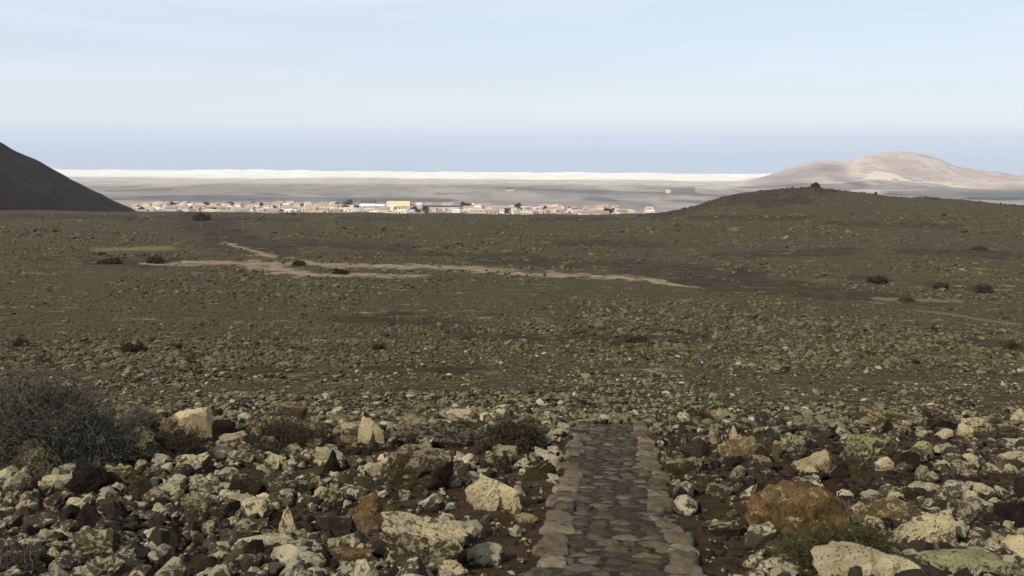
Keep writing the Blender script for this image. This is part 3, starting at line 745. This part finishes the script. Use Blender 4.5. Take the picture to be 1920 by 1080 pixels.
# ------------------------------------------------------------------ joined small stones (uncountable)
def scatter_mesh(name, P, S, sub, mat, seed, flatten=.65, label=None, cat=None, tint=None, nproto=24, shape='a', rough=1.3):
    protos = [rock_verts(seed + k, sub, shape, rough)[0] for k in range(nproto)]; f = ICO[sub][1]; nv = len(protos[0]); n = len(P)
    r = np.random.default_rng(seed); PR = np.stack(protos)[r.integers(nproto, size=n)]            # n,nv,3
    a = r.uniform(0, 6.283, n); ca, sa = np.cos(a)[:, None], np.sin(a)[:, None]
    sx, sy, sz_ = S * r.uniform(.75, 1.25, n), S * r.uniform(.6, 1.1, n), S * flatten * r.uniform(.6, 1.3, n)
    x = PR[:, :, 0] * sx[:, None]; y = PR[:, :, 1] * sy[:, None]; z = (PR[:, :, 2] - .18) * sz_[:, None]
    tl = r.normal(0, .22, n)[:, None]; z = z + x * tl
    V = np.stack([x * ca - y * sa + P[:, 0:1], x * sa + y * ca + P[:, 1:2], z + P[:, 2:3]], 2).reshape(-1, 3)
    Fc = (f[None] + (np.arange(n) * nv)[:, None, None]).reshape(-1, 3)
    if tint is None: tint = r.random(n)
    o = link(name, mesh(name, V, Fc, [mat], False, None, {'tint': np.repeat(tint, nv)})); tag(o, label, cat, None, 'stuff'); return o
b = NB('loose_rubble'); t = b.attr('tint'); n2 = b.noise(22, 5, .65, dist=.4); n3 = b.noise(6, 4); nzv = b.nrm()[2]
base = b.mix(b.ramp(t, 0, .6), (.022, .017, .012), (.078, .060, .040)); lic = b.mix(b.ramp(n3, .4, .6), (.39, .335, .20), (.26, .225, .13))
v = b.math('ADD', n2, b.math('ADD', b.math('MULTIPLY', b.math('SUBTRACT', t, .5), .42), b.math('MULTIPLY', b.math('SUBTRACT', nzv, .5), .18)))
b.bump(n2, .7, .02)
M_rub = b.color(b.mix(b.ramp(v, .53, .63), base, lic))

def img_scatter(n, y0, y1, seed, pw=1.0, x0=-120, x1=2040):
    """ground points spread evenly over the view between two rows; vectorised march"""
    r = np.random.default_rng(seed); px = r.uniform(x0, x1, n); py = y0 + (y1 - y0) * r.random(n) ** pw
    v = np.stack([(px - 960) / F, -(py - 540) / F, -np.ones(n)], 1) @ CR.T; v = v / v[:, 1:2]
    t = np.full(n, 3.0); done = np.zeros(n, bool); lo = t.copy(); hi = t.copy()
    while True:
        P = E + v * t[:, None]; under = (P[:, 2] < near_z(P[:, 0], P[:, 1], False)) & ~done
        hi[under] = t[under]; done |= under
        if done.all() or t.max() > 600: break
        lo[~done] = t[~done]; t[~done] *= 1.025
    for _ in range(14):
        m = (lo + hi) / 2; P = E + v * m[:, None]; u = P[:, 2] < near_z(P[:, 0], P[:, 1], False); hi = np.where(u, m, hi); lo = np.where(u, lo, m)
    P = E + v * hi[:, None]; P = P[done]; px, py = px[done], py[done]; P[:, 2] = near_z(P[:, 0], P[:, 1], True)
    return P, px, py
# pebbles and small stones among the rocks
def rubble(name, n, seed, lo, hi, mu, sub, label):
    P, px, py = img_scatter(n, 768, 1180, seed, .9, -520, 2440)
    k = ~((np.abs(path_u(P[:, 0], P[:, 1])) < PW + .02) & (P[:, 1] < PY1 - .15))
    soil = np.zeros(len(P), bool)
    for a, b_, c_, d_ in SOIL: soil |= (np.abs(px - a) < c_) & (np.abs(py - b_) < d_)
    cl = fbm(np.stack([P[:, 0] * 1.1, P[:, 1] * 1.1, 0 * px], 1), 3, 33)
    rn = np.random.default_rng(seed + 1).random(len(P)); k &= ~(soil & (rn < (.93 if sub == 2 else .6))); k &= ~((rn < .5) & (cl < -.12))
    P = P[k]
    S = np.clip(np.random.default_rng(seed + 2).lognormal(mu, .45, len(P)), lo, hi) * (1 + np.clip(P[:, 1] - 9, 0, 10) * .05)
    tn = np.random.default_rng(seed + 3).random(len(P))
    dkz = streak(*project(P)[:2], [(1250, 800, 1560, 800, 26), (1330, 870, 1560, 870, 40), (1560, 930, 1900, 905, 22), (120, 960, 300, 1000, 26), (250, 1070, 420, 1060, 30),
          (700, 830, 900, 825, 30), (520, 985, 700, 1000, 30), (0, 1060, 60, 1060, 30), (1420, 900, 1500, 890, 30), (1560, 900, 1920, 912, 14)])
    tn = np.clip(tn + np.where(P[:, 0] < path_u(0, 0) * 0 + .12 * P[:, 1], .13, -.04), 0, 1) * (1 - .62 * np.clip(dkz * 1.3, 0, 1))
    if sub == 1: tn = tn * .6
    scatter_mesh(name, P, S, sub, M_rub, 500, .7, label, 'rubble', tn)
rubble('rubble', 11500, 70, .06, .26, -2.32, 2, 'carpet of small loose stones around the larger rocks')
rubble('pebbles', 20000, 90, .015, .06, -3.4, 1, 'fine pebbles and grit filling the soil between the rocks')
# stones of the slope just beyond, 13..60 m
P, px, py = img_scatter(31000, 640, 812, 71, .75, -420, 2340)
k = ~(np.abs(path_u(P[:, 0], P[:, 1])) < PW + .05) | (P[:, 1] > PY1 + .1); P, px, py = P[k], px[k], py[k]
dm = streak(px, py, DARK) + .4 * fbm(np.stack([px / 60, py / 14, 0 * px], 1), 3, 18); k = np.random.default_rng(4).random(len(P)) > dm * 1.25; P = P[k]
cl = fbm(xy0(P[:, 0], P[:, 1], 1 / 5.), 4, 12); k = np.random.default_rng(41).random(len(P)) > np.clip(-cl * 1.1, 0, .6); P, cl = P[k], cl[k]
S = (1 + cl * .9) * np.clip(np.random.default_rng(9).lognormal(-2.25, .5, len(P)), .05, .42) * (.8 + P[:, 1] / 120); S = np.minimum(S, .15 + P[:, 1] * .008)
b = NB('field_stones'); t = b.attr('tint'); n2 = b.noise(6, 5, .65); nzv = b.nrm()[2]
base = b.mix(t, (.034, .024, .014), (.092, .07, .038)); lic = b.mix(b.ramp(b.noise(.5, 3), .4, .6), (.215, .180, .098), (.15, .13, .068))
lic = b.mix(b.ramp(t, .93, .97), lic, (.40, .35, .24))
v = b.math('ADD', n2, b.math('ADD', b.math('MULTIPLY', b.math('SUBTRACT', t, .5), .35), b.math('MULTIPLY', b.math('SUBTRACT', nzv, .5), .2)))
M_fs = b.color(b.mix(b.ramp(v, .44, .6), base, lic))
scatter_mesh('field_stones', P, S, 1, M_fs, 560, .6, 'dense field of small lichened stones beyond the end of the path', 'stones')
# low scrub of the plain
P, px, py = img_scatter(42000, 402, 690, 72, .95)
dm = np.maximum(np.maximum((streak(px, py, DARK) + .35 * fbm(np.stack([px / 40, py / 9, 0 * px], 1), 3, 8)) * 1.15, streak(px, py, SAND, .7) * 1.9), streak(px, py, TRAIL, .7) * 3)
k = np.random.default_rng(4).random(len(P)) > dm; P = P[k]; px = px[k]; py = py[k]
cl = fbm(xy0(P[:, 0], P[:, 1], 1 / 24.), 4, 14); k = np.random.default_rng(42).random(len(P)) > np.clip(-cl * .9, 0, .5); P, cl = P[k], cl[k]
S = (1 + cl * .9) * np.clip(np.random.default_rng(10).lognormal(-1.15, .42, len(P)), .12, 1.1) * (.55 + P[:, 1] / 190) * .78
b = NB('low_scrub'); t = b.attr('tint'); n = b.noise(1.2, 5, .65)
c = b.mix(b.ramp(t, .0, .8), (.098, .085, .041), (.160, .141, .075)); c = b.mix(b.ramp(t, .74, .80), c, (.055, .041, .022)); c = b.mix(b.ramp(t, .985, .99), c, (.22, .19, .12))
M_sc = b.color(b.mul(c, b.ramp(n, .3, .7, .65, 1.3)))
scatter_mesh('low_scrub', P, S, 1, M_sc, 600, .55, 'olive green low scrub and stones covering the whole plain', 'scrub')

# ------------------------------------------------------------------ shrubs
class Geo:
    def __init__(s): s.v = []; s.f = []; s.n = 0
    def twig(s, pts, r0, r1):
        m = len(pts)
        for i, p in enumerate(pts):
            d = (pts[min(i + 1, m - 1)] - pts[max(i - 1, 0)]); d = d / (np.linalg.norm(d) + 1e-9)
            a = np.cross(d, (.3, .5, .8)); a /= np.linalg.norm(a) + 1e-9; b_ = np.cross(d, a); r = r0 + (r1 - r0) * i / (m - 1)
            for q in range(3): an = q * 2.094; s.v.append(p + r * (a * math.cos(an) + b_ * math.sin(an)))
        for i in range(m - 1):
            for q in range(3): A = s.n + i * 3 + q; B = s.n + i * 3 + (q + 1) % 3; s.f.append((A, B, B + 3)); s.f.append((A, B + 3, A + 3))
        s.n += 3 * m
    def leaf(s, p, L, W, r):
        d = r.normal(size=3); d /= np.linalg.norm(d); a = np.cross(d, r.normal(size=3)); a /= np.linalg.norm(a) + 1e-9
        s.v += [p - a * W * .5, p + a * W * .5, p + d * L]; s.f.append((s.n, s.n + 1, s.n + 2)); s.n += 3
    def arr(s): return np.array(s.v), np.array(s.f)
def shrub(name, px, py, wpx, hpx, twc, lfc, ntw, nlf, label, cat='shrub', seed=1, spread=1.0, tw=.0035, leafL=.03, group=None, at=None, lobes=None, leafW=.45):
    p = at if at is not None else hit(px, py); zc = depth(p); W = wpx * zc / F; H = hpx * zc / F * 1.02
    r = np.random.default_rng(seed); T = Geo(); L = Geo(); ends = []
    lobes = lobes or [(0, 0, .5, 1.0)]
    for k in range(ntw):
        lx, ly, lr, lh = lobes[r.integers(len(lobes))]
        a = r.uniform(0, 6.283); el = math.acos(r.uniform(.0, 1.0) ** .8) * .98; rad = r.uniform(.72, 1.03)
        tip = np.array([math.sin(el) * math.cos(a) * W * lr * rad + lx * W, math.sin(el) * math.sin(a) * W * lr * rad * spread + ly * W, math.cos(el) * H * lh * rad * .97 + .02])
        root = np.array([lx * W * .7 + r.normal() * W * .05, ly * W * .7 + r.normal() * W * .05, -.03])
        mid = root * .5 + tip * .5 + r.normal(size=3) * W * .095; pts = [root, (root + mid) / 2 + r.normal(size=3) * W * .02, mid, (mid + tip) / 2 + r.normal(size=3) * W * .035, tip]
        T.twig(pts, tw * 1.5, tw * .6); ends.append((mid, tip))
        for q in range(4):
            t = r.uniform(.25, 1); s0 = mid + (tip - mid) * t; e = s0 + r.normal(size=3) * W * .095 + (tip - mid) * .15; e[2] = max(e[2], .01)
            T.twig([s0, (s0 + e) / 2 + r.normal(size=3) * W * .015, e], tw * .9, tw * .45); ends.append((s0, e))
    for k in range(nlf):
        m0, t0 = ends[r.integers(len(ends))]; q = m0 + (t0 - m0) * r.uniform(.2, 1.08) + r.normal(size=3) * W * .012
        L.leaf(q, leafL * r.uniform(.6, 1.5), leafL * leafW, r)
    root = bpy.data.objects.new(name, None); col.objects.link(root); root.location = (p.x, p.y, p.z); tag(root, label, cat, group)
    v, f = T.arr(); link('twigs', mesh('twigs', v, f, [twc]), root)
    if nlf: v, f = L.arr(); link('foliage', mesh('foliage', v, f, [lfc]), root)
    return root
M_tw = flat('grey_twigs', (.15, .13, .095), var=.25, scale=12); M_lf = flat('grey_green_leaves', (.094, .093, .060), var=.4, scale=7)
M_tw2 = flat('dry_brown_twigs', (.08, .058, .04), var=.3, scale=12); M_lf2 = flat('dull_olive_leaves', (.06, .05, .025), var=.3, scale=6)
M_lf3 = flat('fresh_green_leaves', (.066, .066, .024), var=.35, scale=6); M_lf4 = flat('dark_green_leaves', (.062, .057, .029), var=.3, scale=6)
shrub('spiny_bush', 100, 872, 345, 204, M_tw, M_lf, 950, 36000, 'big round grey spiny bush at the left edge above the boulders', 'bush', 3, .8, .0035, .029,
      lobes=[(-.12, 0, .34, .98), (.0, -.02, .33, .85), (-.25, -.05, .3, .9), (.22, .03, .24, .5), (.12, .0, .28, .66), (-.02, -.15, .33, .55)])
shrub('shrub', 262, 812, 90, 52, M_tw, M_lf, 160, 2600, 'small mauve-grey shrub at the right end of the big bush', 'shrub', 4, .8, .0035, .022)
shrub('shrub', 345, 862, 110, 62, M_tw2, M_lf2, 220, 2500, 'dry brown twiggy shrub in front of the bright cream slab', 'shrub', 5, .8, .0035, .02)
shrub('shrub', 535, 848, 165, 52, M_tw2, M_lf2, 260, 9000, 'olive brown low cushion shrub in the left rubble', 'shrub', 6, .8, .004, .028)
shrub('shrub', 965, 842, 130, 50, M_tw2, M_lf4, 260, 9000, 'dark green spreading shrub left of the far end of the path', 'shrub', 7, .8, .004, .03)
shrub('shrub', 868, 818, 60, 30, M_tw2, M_lf2, 100, 1600, 'brown dry shrub on the dark earthy mound', 'shrub', 17, .8, .004, .03)
shrub('shrub', 1560, 1064, 235, 60, flat('green_stems', (.075, .066, .03), var=.3, scale=6), M_lf3, 520, 8000, 'green feathery shrub in front of the rust orange boulder', 'shrub', 8, .55, .0022, .075, leafW=.09,
      lobes=[(-.15, 0, .34, .8), (.12, 0, .33, 1.0), (.25, .03, .25, .95), (0, -.03, .35, .7)])
shrub('shrub', 1440, 838, 70, 26, M_tw2, M_lf4, 90, 1800, 'small dark green plant behind the humped pinkish rock', 'plant', 9, .8, .003, .025)
shrub('shrub', 25, 1078, 110, 46, M_tw, M_lf2, 150, 800, 'dead grey twiggy plant in the bottom left corner', 'plant', 10, .7, .003, .02)
shrub('shrub', 1310, 800, 90, 24, M_tw2, M_lf2, 90, 2200, 'low olive shrub beyond the upper right end of the path', 'shrub', 12, .8, .004, .03)
FIELD = [(38, 650, 46, 22, 'grey round bush alone at far left above the big bush', 0), (330, 656, 32, 14, 'small dark bush right of the yellow grass streak', 1),
         (250, 660, 70, 20, 'low brown bush right of the yellow grass streak', 2), (710, 655, 36, 15, 'small dark round bush in the middle of the plain', 1),
         (1195, 640, 60, 16, 'dark flat bush on the dark streak right of centre', 1), (1645, 528, 52, 11, 'dark purple-brown bush leftmost of three on the right plain', 2),
         (1762, 540, 40, 10, 'dark bush in the middle of three on the right plain', 2), (1842, 546, 54, 13, 'dark bush rightmost of three on the right plain', 2),
         (1898, 655, 50, 20, 'dark green bush at the right edge of the plain', 1), (378, 413, 50, 15, 'dark dome-shaped bush on the crest beside the left track', 1),
         (292, 491, 50, 12, 'dark low bush left of the sandy patch', 1), (205, 494, 60, 9, 'dark brown bush far left of the sandy patch', 2),
          (1835, 470, 40, 8, 'dark bush on the slope at upper right', 1),
          
          (640, 513, 40, 7, 'dark low bush inside the sandy patch', 2), (560, 497, 34, 8, 'dark bush at the top of the sandy patch', 1),
         (1700, 566, 40, 8, 'dark scrubby bush at the start of the right trail', 1)]
for k, (a, b_, c_, d_, lb, mt_) in enumerate(FIELD):
    p = hit(a, b_); big_ = depth(p) * .0016
    shrub('field_bush', a, b_, c_ * .75, d_ * .72, M_tw2, [M_lf, M_lf4, flat('purple_brown_leaves', (.05, .036, .024), var=.3, scale=1)][mt_] if True else None, 40, 1500, lb, 'bush', 50 + k, .7, .0006 * depth(p), big_ * 1.3,
          'scattered bushes on the plain', at=p)

# rock outcrop on the ridge
def on_near(px, d):
    x = (px - 960) / F * (d * math.cos(PITCH) + float(near_D(d)) * math.sin(PITCH)); return Vector((x, d, near_z(x, d)[0]))
b_o = on_near(1523, 455)
o = link('rock_outcrop', rock_mesh(3001, 4, 'a', 1.4, 'D'), None, (b_o.x, b_o.y, b_o.z - 1.5), (0, 0, .3), (7.0, 6, 3.6)); tag(o, 'dark rocky knob on the crest of the right ridge', 'rock')
P = []; r = np.random.default_rng(91)
for k in range(260):
    d = 455 + r.normal(0, 14); q = on_near(r.uniform(1235, 1935), d); P.append((q.x, q.y, q.z))
scatter_mesh('crest_stones', np.array(P), r.lognormal(-.5, .45, 260), 1, RM['D'], 640, .8, 'dark stones and bushes along the crest of the right ridge', 'stones')
P = []; S = []
for k in range(1500):
    a = r.uniform(-1.9, .6); rad = r.uniform(60, 290); x = -738 + rad * math.cos(a); y = 800 + rad * math.sin(a) / .92
    P.append((x, y, float(cone_z(np.array([x]), np.array([y]))[0]))); S.append(r.lognormal(.25, .45))
scatter_mesh('slope_scrub', np.array(P), np.array(S), 1, flat('dark_scrub', (.018, .015, .009), var=.3, scale=.2), 660, .7, 'dark scrub dotting the dark slope on the left', 'scrub')

# ------------------------------------------------------------------ the village
def on_far(px, d):
    D0 = float(far_D(d)); x = (px - 960) / F * (d * math.cos(PITCH) + D0 * math.sin(PITCH)); return Vector((x, d, far_z(x, d)[0]))
def box(x0, x1, y0, y1, z0, z1):
    v = [(x, y, z) for z in (z0, z1) for x, y in ((x0, y0), (x1, y0), (x1, y1), (x0, y1))]
    return v, [(3, 2, 1, 0), (4, 5, 6, 7), (0, 1, 5, 4), (1, 2, 6, 5), (2, 3, 7, 6), (3, 0, 4, 7)]
def boxes(name, bl, mat):
    V = []; Fc = []
    for bx in bl: v, f = box(*bx); Fc += [tuple(i + len(V) for i in q) for q in f]; V += v
    return mesh(name, V, Fc, [mat])
WALLC = {'cream': (.80, .69, .50), 'white': (.82, .80, .75), 'pinkish': (.62, .44, .36), 'beige': (.64, .54, .42), 'sand-coloured': (.58, .48, .36), 'ochre-yellow': (.60, .44, .18)}
MW = {k: flat('wall_' + k.replace('-', '_'), v, var=.06, scale=.3) for k, v in WALLC.items()}
M_roof = flat('clay_tile_roof', (.44, .31, .23), var=.2, scale=.6); M_flat = flat('flat_roof_screed', (.60, .53, .43), var=.1); M_win = flat('dark_window', (.05, .055, .06), var=0)
M_win.node_tree.nodes['Principled BSDF'].inputs['Roughness'].default_value = .25
def gable(name, w, d, h0, h1, mat, ov=.3):
    a, c_ = w / 2 + ov, d / 2 + ov
    V = [(-a, -c_, h0), (a, -c_, h0), (a, c_, h0), (-a, c_, h0), (-a, 0, h1), (a, 0, h1), (-a, -c_, h0 + .2), (a, -c_, h0 + .2), (a, c_, h0 + .2), (-a, c_, h0 + .2), (-a, 0, h1 + .2), (a, 0, h1 + .2)]
    Fc = [(6, 7, 11, 10), (10, 11, 8, 9), (0, 4, 5, 1), (4, 3, 2, 5), (0, 1, 7, 6), (3, 9, 8, 2), (0, 6, 10, 4), (4, 10, 9, 3), (1, 5, 11, 7), (5, 2, 8, 11)]
    return mesh(name, V, Fc, [mat])
HP = []
for w_, d_, h_, kind in [(12, 9, 3.4, 'flat'), (9, 8, 6, 'flat'), (15, 9, 3.6, 'gable'), (11, 8, 5.8, 'gable'), (18, 10, 3.4, 'flat'), (8, 8, 3.4, 'flat')]:
    parts = [('wall', boxes('wall', [(-w_ / 2, w_ / 2, -d_ / 2, d_ / 2, -3, h_)], MW['cream']))]
    if kind == 'flat':
        p_ = .25; parts.append(('roof', boxes('roof', [(-w_ / 2 - .1, w_ / 2 + .1, -d_ / 2 - .1, -d_ / 2 + p_, h_, h_ + .6), (-w_ / 2 - .1, w_ / 2 + .1, d_ / 2 - p_, d_ / 2 + .1, h_, h_ + .6),
            (-w_ / 2 - .1, -w_ / 2 + p_, -d_ / 2 + p_, d_ / 2 - p_, h_, h_ + .6), (w_ / 2 - p_, w_ / 2 + .1, -d_ / 2 + p_, d_ / 2 - p_, h_, h_ + .6), (-w_ / 2 + p_, w_ / 2 - p_, -d_ / 2 + p_, d_ / 2 - p_, h_, h_ + .15)], M_flat)))
    else: parts.append(('roof', gable('roof', w_, d_, h_, h_ + 1.9, M_roof)))
    for q in (-1, 1): parts.append(('window', boxes('window', [(q * w_ * .27 - .8, q * w_ * .27 + .8, -d_ / 2 - .06, -d_ / 2 + .1, 1.1, 2.5)], M_win)))
    parts.append(('door', boxes('door', [(-.6, .6, -d_ / 2 - .07, -d_ / 2 + .1, 0, 2.2)], M_win)))
    HP.append((kind, w_, parts))
LM = [(262, 'at the left end of the village beside the dark slope'), (330, 'at the left of the village'), (430, 'in the left half of the village'), (520, 'left of the grey trees in the village'),
      (600, 'near the grey trees left of the white hall'), (700, 'in front of the long white hall'), (750, 'in front of the yellow-roofed hall'), (830, 'along the long low row right of the yellow hall'),
      (930, 'near the long pale terrace in the village middle'), (1010, 'right of the dark tree behind the long terrace'), (1080, 'in the reddish right part of the village'), (1180, 'at the right end of the village near the ridge')]
def near_lm(px): return min(LM, key=lambda l: abs(l[0] - px))[1]
r = np.random.default_rng(123); hl = set(); HOUSES = []
occ = []
for k in range(270):
    for _ in range(30):
        px_ = r.uniform(252, 1228) if r.random() < .6 else r.uniform(252, 640); d = r.uniform(1130, 1500) if px_ < 1050 else r.uniform(1100, 1400)
        if 660 < px_ < 780 and d > 1290: continue
        q = on_far(px_, d)
        if all((q.x - a) ** 2 + (q.y - b_) ** 2 > 15 ** 2 for a, b_ in occ): break
    else: continue
    occ.append((q.x, q.y)); kind, w_, parts = HP[r.integers(6)]
    cn = r.choice(list(WALLC), p=[.42, .24, .10, .14, .07, .03]) if px_ < 1000 else r.choice(list(WALLC), p=[.2, .12, .45, .08, .13, .02])
    e = bpy.data.objects.new('house', None); col.objects.link(e); e.location = q; e.rotation_euler = (0, 0, r.normal(0, .25)); s = r.uniform(.95, 1.4); e.scale = (s, s, s)
    roofw = 'flat-roofed' if kind == 'flat' else 'tile-roofed'; hgt_ = 'long' if w_ >= 15 else 'tall' if parts[0][1] in (HP[1][2][0][1], HP[3][2][0][1]) else 'small'
    HOUSES.append((e, px_, d, f'{hgt_} {cn} {roofw}'))
    for nm, me in parts:
        o = link(nm, me, e)
        if nm == 'wall': o.material_slots[0].link = 'OBJECT'; o.material_slots[0].material = MW[cn]
        elif nm == 'roof' and kind == 'flat': o.material_slots[0].link = 'OBJECT'; o.material_slots[0].material = MW[cn] if r.random() < .6 else M_flat
def hall(px0, px1, d, h, roof_h, wallm, roofm, label, dep=16, nwin=8, cat='building', name='hall', flatroof=False, zoff=0):
    a, c_ = on_far(px0, d), on_far(px1, d); w_ = c_.x - a.x; e = bpy.data.objects.new(name, None); col.objects.link(e)
    zb = min(a.z, c_.z) + zoff; e.location = ((a.x + c_.x) / 2, d, zb); tag(e, label, cat)
    link('wall', boxes('wall', [(-w_ / 2, w_ / 2, -dep / 2, dep / 2, -4, h)], wallm), e)
    if flatroof: link('roof', boxes('roof', [(-w_ / 2 - .5, w_ / 2 + .5, -dep / 2 - .5, dep / 2 + .5, h, h + roof_h)], roofm), e)
    else: link('roof', gable('roof', w_, dep, h, h + roof_h, roofm, .8), e)
    for k in range(nwin):
        x = -w_ / 2 + (k + .5) * w_ / nwin; link('window', boxes('window', [(x - 1, x + 1, -dep / 2 - .08, -dep / 2 + .1, h * .4, h * .75)], M_win), e)
    return e
M_yel = flat('yellow_sheet_roof', (.66, .53, .30), var=.1, scale=.2); M_wht = flat('white_sheet_roof', (.80, .79, .77), var=.05, scale=.2); M_drk = flat('dark_canopy', (.10, .095, .10), var=.1)
hall(675, 721, 1330, 7, 2.0, MW['white'], M_wht, 'long white low hall left of the yellow-roofed hall', 14, 9)
hall(677, 703, 1375, 11, 3.4, MW['white'], M_drk, 'dark-roofed block rising behind the long white hall', 14, 6)
hall(726, 768, 1330, 7, 7.5, MW['cream'], M_yel, 'big hall with a bright yellow pitched roof in the village middle', 22, 8)
hall(772, 872, 1350, 5.5, 1.6, MW['beige'], M_drk, 'very long low building with a dark roof line right of the yellow hall', 14, 16, flatroof=True)
hall(905, 970, 1340, 5.0, 2.5, MW['cream'], M_roof, 'long pale terrace with a tiled roof left of the dark round tree', 12, 12)
hall(880, 952, 1240, 3.6, 1.6, MW['beige'], M_flat, 'low beige row in front of the long pale terrace', 12, 9, flatroof=True)
hall(966, 992, 1180, 3.4, .6, MW['white'], MW['white'], 'bright white low house under the dark trees', 10, 4, flatroof=True, cat='house', name='house')
hall(1703, 1722, 2600, 10, 4, MW['white'], M_wht, 'lone white farm building at the foot of the pale mountain', 22, 4)
hall(1672, 1680, 2600, 7, 3, MW['white'], M_wht, 'small white building left of the lone white farm building', 16, 2)
hall(1248, 1255, 2400, 6, 2, MW['white'], M_wht, 'tiny white house on the dark plain left of the ridge', 12, 2)
hall(948, 962, 2500, 7, 3, MW['beige'], M_drk, 'isolated dark-roofed farm on the grey plain behind the village', 18, 4)
# trees of the village
def crown_mesh(seed, n=420):
    r = np.random.default_rng(seed); G = Geo()
    cl = [np.array([r.normal() * .22, r.normal() * .22, .55 + r.normal() * .16]) for _ in range(7)]
    for k in range(n):
        c_ = cl[r.integers(7)]; d = r.normal(size=3); d /= np.linalg.norm(d); G.leaf(c_ + d * r.uniform(.12, .27) * np.array([1, 1, .85]), .13, .11, r)
    v, f = G.arr(); return v, f
CRW = [mesh('crown', *crown_mesh(700 + k), [flat('dark_tree_leaves', (.035, .05, .035), var=.3, scale=.5)]) for k in range(3)]
CRW2 = [mesh('crown', *crown_mesh(710 + k), [flat('grey_tree_leaves', (.10, .09, .085), var=.3, scale=.5)]) for k in range(2)]
def trunk():
    G = Geo(); G.twig([np.array([0, 0, -.2]), np.array([.02, 0, .15]), np.array([0, .02, .5])], .05, .025)
    G.twig([np.array([.02, 0, .2]), np.array([.15, .05, .55])], .025, .012); G.twig([np.array([.02, 0, .22]), np.array([-.15, -.05, .6])], .025, .012); return G.arr()
TRK = mesh('trunk', *trunk(), [M_tw2])
TREES = [(297, 1480, 9, 'grey spreading tree on the skyline of the village at far left', 1), (265, 1180, 8, 'dark green tree at the left end of the village', 0), (260, 1260, 8, 'dark green tree behind the leftmost village houses', 0),
         (323, 1400, 10, 'dark tree on the back edge of the left village', 0), (386, 1400, 11, 'pointed dark tree on the skyline of the left village', 0), (428, 1400, 10, 'dark broad tree right of the pointed dark tree', 0),
         (437, 1380, 10, 'dark tree touching the broad dark tree', 0), (473, 1410, 10, 'grey-violet tree in the middle of the left village', 1), (488, 1400, 10, 'dark square-looking tree before the cream houses', 0),
         (546, 1400, 7, 'small dark tree on the right part of the left village', 0), (565, 1400, 9, 'dark round tree at the end of the left village', 0), (632, 1370, 11, 'grey-violet tree left of the white hall', 1),
         (645, 1340, 12, 'second grey-violet tree touching the white hall side', 1), (653, 1400, 15, 'tall grey round tree left of the white hall', 1), (668, 1300, 9, 'dark tree at the left end of the white hall', 0),
         (776, 1240, 9, 'dark tree at the right end of the yellow hall', 0), (797, 1200, 12, 'large dark bluish tree below the long dark roof', 0), (783, 1180, 8, 'dark tree left of the large bluish tree', 0),
         (868, 1360, 15, 'tall dark tree at the right end of the long dark roof', 0), (876, 1340, 12, 'broad dark tree beside the tall dark tree', 0), (971, 1340, 14, 'dark round tree at right end of pale terrace', 0),
         (975, 1240, 9, 'dark low tree above the bright white house', 0), (990, 1240, 9, 'dark low tree right above the bright white house', 0), (1020, 1300, 9, 'dark tree between pale and reddish houses', 0),
         (1141, 1120, 15, 'large bluish-dark round tree near the right end of the village', 0), (1093, 1180, 6, 'small dark tree among the reddish houses', 0), (950, 1220, 9, 'narrow dark tree in front of the pale terrace', 0),
         (370, 1240, 7, 'small dark tree in the middle of the left village houses', 0), (400, 1180, 8, 'dark tree in the front row of the left village', 0), (515, 1300, 7, 'small grey tree near the pink houses', 1)]
for k, (px_, d, h, lb, m_) in enumerate(TREES):
    q = on_far(px_, d); e = bpy.data.objects.new('tree', None); col.objects.link(e); e.location = q; e.scale = (h * 1.15, h * 1.15, h); e.rotation_euler = (0, 0, k * 1.3); tag(e, lb, 'tree', 'trees of the distant village')
    link('trunk', TRK, e); link('crown', (CRW2 if m_ else CRW)[k % 2], e)

VL = [(t_[0], t_[1], short(t_[3])) for t_ in TREES] + [(698, 1330, 'long white low hall'), (747, 1330, 'yellow-roofed hall'), (822, 1350, 'very long low building'), (937, 1340, 'long pale terrace'),
      (916, 1240, 'low beige row'), (979, 1180, 'bright white low house')]
for e, px_, d, pre in HOUSES:
    done_ = False
    for q in sorted(VL, key=lambda l: abs(l[0] - px_) + abs(l[1] - d) * .12):
        dx = px_ - q[0]; fb = 'in front of' if d < q[1] else 'behind'
        rel = fb if abs(dx) < 6 else (('a little way ' if abs(dx) > 25 else 'close ') + ('right of' if dx > 0 else 'left of'))
        lab = f'{pre} house {rel} the {q[2]}'
        if lab not in hl and len(lab.split()) <= 16: hl.add(lab); done_ = True; break
    tag(e, lab, 'house', 'houses of the distant village')

# ------------------------------------------------------------------ haze: one closed box round everything
HB = (-50000, 50000, -900, 68000, zs - 1 - 60, 190)
v, f = box(*HB)
hm = bpy.data.materials.new('haze'); hm.use_nodes = True; t = hm.node_tree; t.nodes.clear()
ho = t.nodes.new('ShaderNodeOutputMaterial'); pv_ = t.nodes.new('ShaderNodeVolumePrincipled'); t.links.new(pv_.outputs[0], ho.inputs['Volume'])
pv_.inputs['Density'].default_value = 6.6e-5; pv_.inputs['Color'].default_value = (.89, .945, 1, 1); pv_.inputs['Anisotropy'].default_value = 0.0
tag(link('haze', mesh('haze', v, f, [hm])), kind='stuff')
